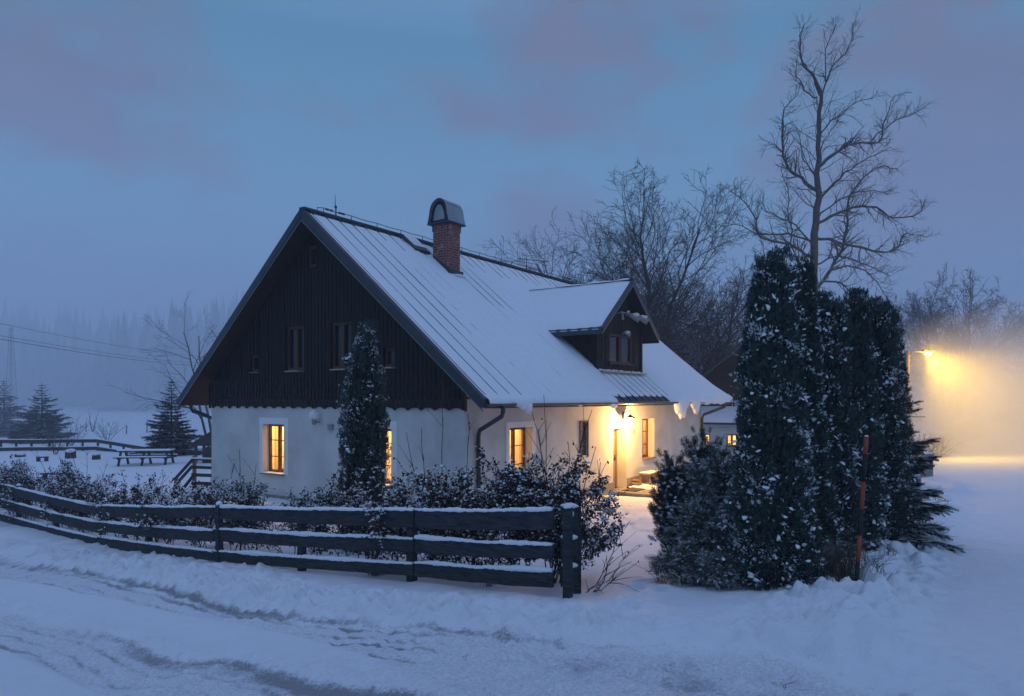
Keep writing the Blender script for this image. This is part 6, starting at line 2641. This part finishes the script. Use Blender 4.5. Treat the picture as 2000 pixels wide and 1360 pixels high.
mast()
for i, (a, b_, lab) in enumerate([((-90, 614, 48), (470, 703, 92), 'uppermost of the three overhead wires at the left'), ((-90, 640, 48), (470, 714, 92), 'middle overhead wire at the left, close above the lowest'),
                                  ((-90, 647, 48), (470, 719, 92), 'lowest and darkest of the three overhead wires at the left')]):
    p, q = pix(*a), pix(*b_)
    pts = [tuple(p.lerp(q, f) + Vector((0, 0, -.55 * math.sin(f * PI)))) for f in np.linspace(0, 1, 24)]
    mb = MB()
    mb.tube(pts, .022 if i == 2 else .015, 5)
    o = mb.build('overhead_wire', M['cable'])
    tag(o, lab, 'wire', 'overhead wires')

# ------------------------------------------------------------------ things by the door
b = hw(10.05, -.42)
b.z = gx(b.x, b.y)
t = thing('slatted_bench', 'small slatted wooden bench box by the entrance, under the narrow lit window', 'bench', b, HROT)
mb = MB()
mb.box((-.52, -.24, .50), (.52, .22, .54))
tp = mb.build('seat', M['wood_pale'], t)
mb = MB()
mb.box((-.5, -.23, .541), (.5, .2, .575))
mb.build('snow', M['snow'], tp, bevel=.012)
for x in (-.45, .45):
    for y in (-.19, .17):
        mb = MB()
        mb.box((x - .03, y - .03, -.1), (x + .03, y + .03, .499))
        mb.build('leg', M['wood_pale'], t)
mb = MB()
for k in range(8):
    mb.box((-.40 + .105 * k, -.20, -.02), (-.33 + .105 * k, -.18, .49))
mb.build('slats', M['wood_pale'], t)

b = hw(8.9, -1.3)
zg = gx(b.x, b.y)
t = thing('door_step', 'low flat stone slab lying in front of the entrance, swept half clear', 'step', (b.x, b.y, zg), HROT)
mb = MB()
r5 = random.Random(3)
pts = [(-1.5, -.72), (-.6, -.86), (.2, -.82), (.9, -.70), (1.5, -.55), (1.65, .1), (1.6, 1.2), (-1.4, 1.2)]
tz, bz = .10, -.15
mb.poly([(x, y, tz) for x, y in pts])
for i in range(len(pts)):
    a, c = pts[i], pts[(i + 1) % len(pts)]
    mb.quad((*a, bz), (*c, bz), (*c, tz), (*a, tz))
mb.build('slab', M['stone'], t)
mb = MB()
pts2 = [(-.4, -.68), (.2, -.72), (.85, -.60), (1.4, -.48), (1.52, .1), (1.5, 1.15), (-.2, 1.1), (-.35, .2)]
mb.poly([(x, y, tz + .03) for x, y in pts2])
for i in range(len(pts2)):
    a, c = pts2[i], pts2[(i + 1) % len(pts2)]
    mb.quad((a[0] * 1.03, a[1] * 1.03, tz + .002), (c[0] * 1.03, c[1] * 1.03, tz + .002), (*c, tz + .03), (*a, tz + .03))
mb.build('snow', M['snow'], t)
t = thing('doormat', 'dark doormat on the stone slab at the entrance', 'doormat', hw(8.25, -.62, zg + .104), HROT)
mb = MB()
mb.box((-.42, -.25, 0), (.42, .25, .02))
mb.build('mat', M['wood_grey'], t)
t = thing('firewood', 'small stack of split firewood leaning by the door reveal', 'firewood', hw(9.2, -.25, zg), HROT)
for k, (x, y, z) in enumerate([(-.1, 0, .06), (.06, .02, .06), (-.02, 0, .18), (.1, .0, .17), (.02, 0, .29)]):
    mb = MB()
    mb.tube([(x, y - .13, z), (x + .01, y + .13, z)], [.065, .06], 6)
    mb.build('log', M['wood_pale'], t)

# fallen twigs on the snow before the fence end
for i, (p, q, lab) in enumerate([((1187, 1140), (1248, 1155), 'curved fallen twig on the snow at the path mouth'), ((1195, 1135), (1255, 1128), 'straighter fallen twig above the curved one')]):
    a, c = unproj(*p), unproj(*q)
    pts = []
    for f in np.linspace(0, 1, 8):
        m_ = a.lerp(c, f)
        pts.append((m_.x, m_.y + .06 * math.sin(f * PI) * (1 if i == 0 else -1), gx(m_.x, m_.y) + .008 + .03 * math.sin(f * PI)))
    mb = MB()
    mb.tube(pts, list(np.linspace(.007, .003, 8)), 5)
    o = mb.build('fallen_twig', M['twig'])
    tag(o, lab, 'twig', 'fallen twigs')
for i, (px, py, w, lab) in enumerate([(1405, 1310, .34, 'dark flattened grass tuft poking through the packed snow in the foreground'), (1517, 1322, .2, 'small dark grass tuft right of the larger one in the foreground'), (912, 1266, .14, 'tiny dark grass tuft on the packed snow below the fence'),
                                      (735, 1122, .4, 'dark weedy tuft in the snow below the middle of the fence'), (955, 1143, .25, 'small weedy tuft in the snow near the end of the fence'),
                                      (1738, 1112, .3, 'dry tuft sticking out of the lumpy snow bank close behind the marker pole'), (1795, 1052, .3, 'dry tuft on the snow bank beside the spruce branches'),
                                      (1842, 1000, .3, 'farthest dry tuft on the snow bank at the edge of the lane')]):
    p = unproj(px, py)
    grass_clump(lab, (p.x, p.y, gx(p.x, p.y)), w * .7, .07 if i < 3 else .18, 36 if i != 3 else 110, 640 + i)

# ------------------------------------------------------------------ far forest on the slope
def forest():
    r_ = np.random.default_rng(77)
    n = 2600
    x = r_.uniform(-340, 300, n)
    y = r_.uniform(192, 290, n)
    hgt = r_.uniform(14, 27, n) * (.70 + .60 * (vnoise(x * .022, y * .0, 4) + .5))
    z = gz(x, y)
    parts = []
    for lay in range(6):
        f0 = lay / 6
        seg = 9
        v = [(0, 0, 1.0)]
        ang = np.arange(seg) * 2 * PI / seg
        tv = np.zeros((seg * 2, 3))
        for k in range(seg):
            rr_ = 1.0 if k % 2 == 0 else .62
            tv[k] = (math.cos(ang[k]) * rr_, math.sin(ang[k]) * rr_, 0)
            tv[seg + k] = (0, 0, 1.0)
        tq = np.array([(k, (k + 1) % seg, seg + (k + 1) % seg, seg + k) for k in range(seg)])
        rad = (1 - f0) * .21 * hgt * r_.uniform(.8, 1.2, n)
        P = np.stack([x, y, z + hgt * (.05 + f0 * .80)], 1)
        S = np.stack([rad, rad, hgt * .27], 1)
        a = r_.uniform(0, 6, n)
        Rm = np.zeros((n, 3, 3))
        Rm[:, 0, 0] = np.cos(a); Rm[:, 0, 1] = -np.sin(a); Rm[:, 1, 0] = np.sin(a); Rm[:, 1, 1] = np.cos(a); Rm[:, 2, 2] = 1
        parts.append(scatter(tv, tq, P, Rm, S))
    V, Q = join(parts)
    o = np_mesh('forest', V, Q, M['spruce'])
    tag(o, 'dark conifer forest on the slope, nearly lost in blue mist', 'forest', None, 'stuff')


forest()

# ------------------------------------------------------------------ the air
def volume_mat(name, density, col, aniso=0.0):
    m = bpy.data.materials.new(name)
    m.use_nodes = True
    nt = m.node_tree
    nt.nodes.clear()
    o = nt.nodes.new('ShaderNodeOutputMaterial')
    v = nt.nodes.new('ShaderNodeVolumePrincipled')
    v.inputs['Color'].default_value = (*col, 1)
    v.inputs['Density'].default_value = density
    v.inputs['Anisotropy'].default_value = aniso
    nt.links.new(v.outputs[0], o.inputs['Volume'])
    return m


mb = MB()
mb.box((-700, -160, -14), (700, 720, 66))
hz = mb.build('haze', volume_mat('haze', .0014, (.93, .95, 1.0)))
tag(hz, 'thin blue evening haze filling the valley', 'haze', None, 'stuff')
mb = MB()
mb.box((-650, 47, -10), (650, 600, 46))
fb = mb.build('fog_bank', volume_mat('fog_bank', .0070, (.93, .95, 1.0)))
tag(fb, 'denser fog lying over the fields and forest beyond the yard', 'fog', None, 'stuff')
mb = MB()
mb.blob((0, 0, 0), (1, 1, 1), 3, .0, 24, 16)
sm_ = volume_mat('street_fog', .0, (.98, .97, .95), .1)
st = NT(sm_.node_tree)
stc = st.n('ShaderNodeTexCoord')
sgr = st.n('ShaderNodeTexGradient', gradient_type='SPHERICAL')
st.l(stc.outputs['Object'], sgr.inputs[0])
snz = st.n('ShaderNodeTexNoise', i_Scale=2.2, i_Detail=3)
st.l(stc.outputs['Object'], snz.inputs['Vector'])
sden = st.math('MULTIPLY', sgr.outputs['Fac'], st.math('ADD', snz.outputs[0], 0.45))
sden = st.math('MULTIPLY', sden, 0.30)
st.l(sden, [n for n in sm_.node_tree.nodes if n.type == 'PRINCIPLED_VOLUME'][0].inputs['Density'])
sf_ = mb.build('street_fog', sm_, None, sm=True)
sf_.location = LAMP + Vector((6.6, .2, -3.4))
sf_.scale = (11.5, 10.5, 6.4)
tag(sf_, 'patch of thick fog glowing yellow under the street lamp', 'fog', None, 'stuff')
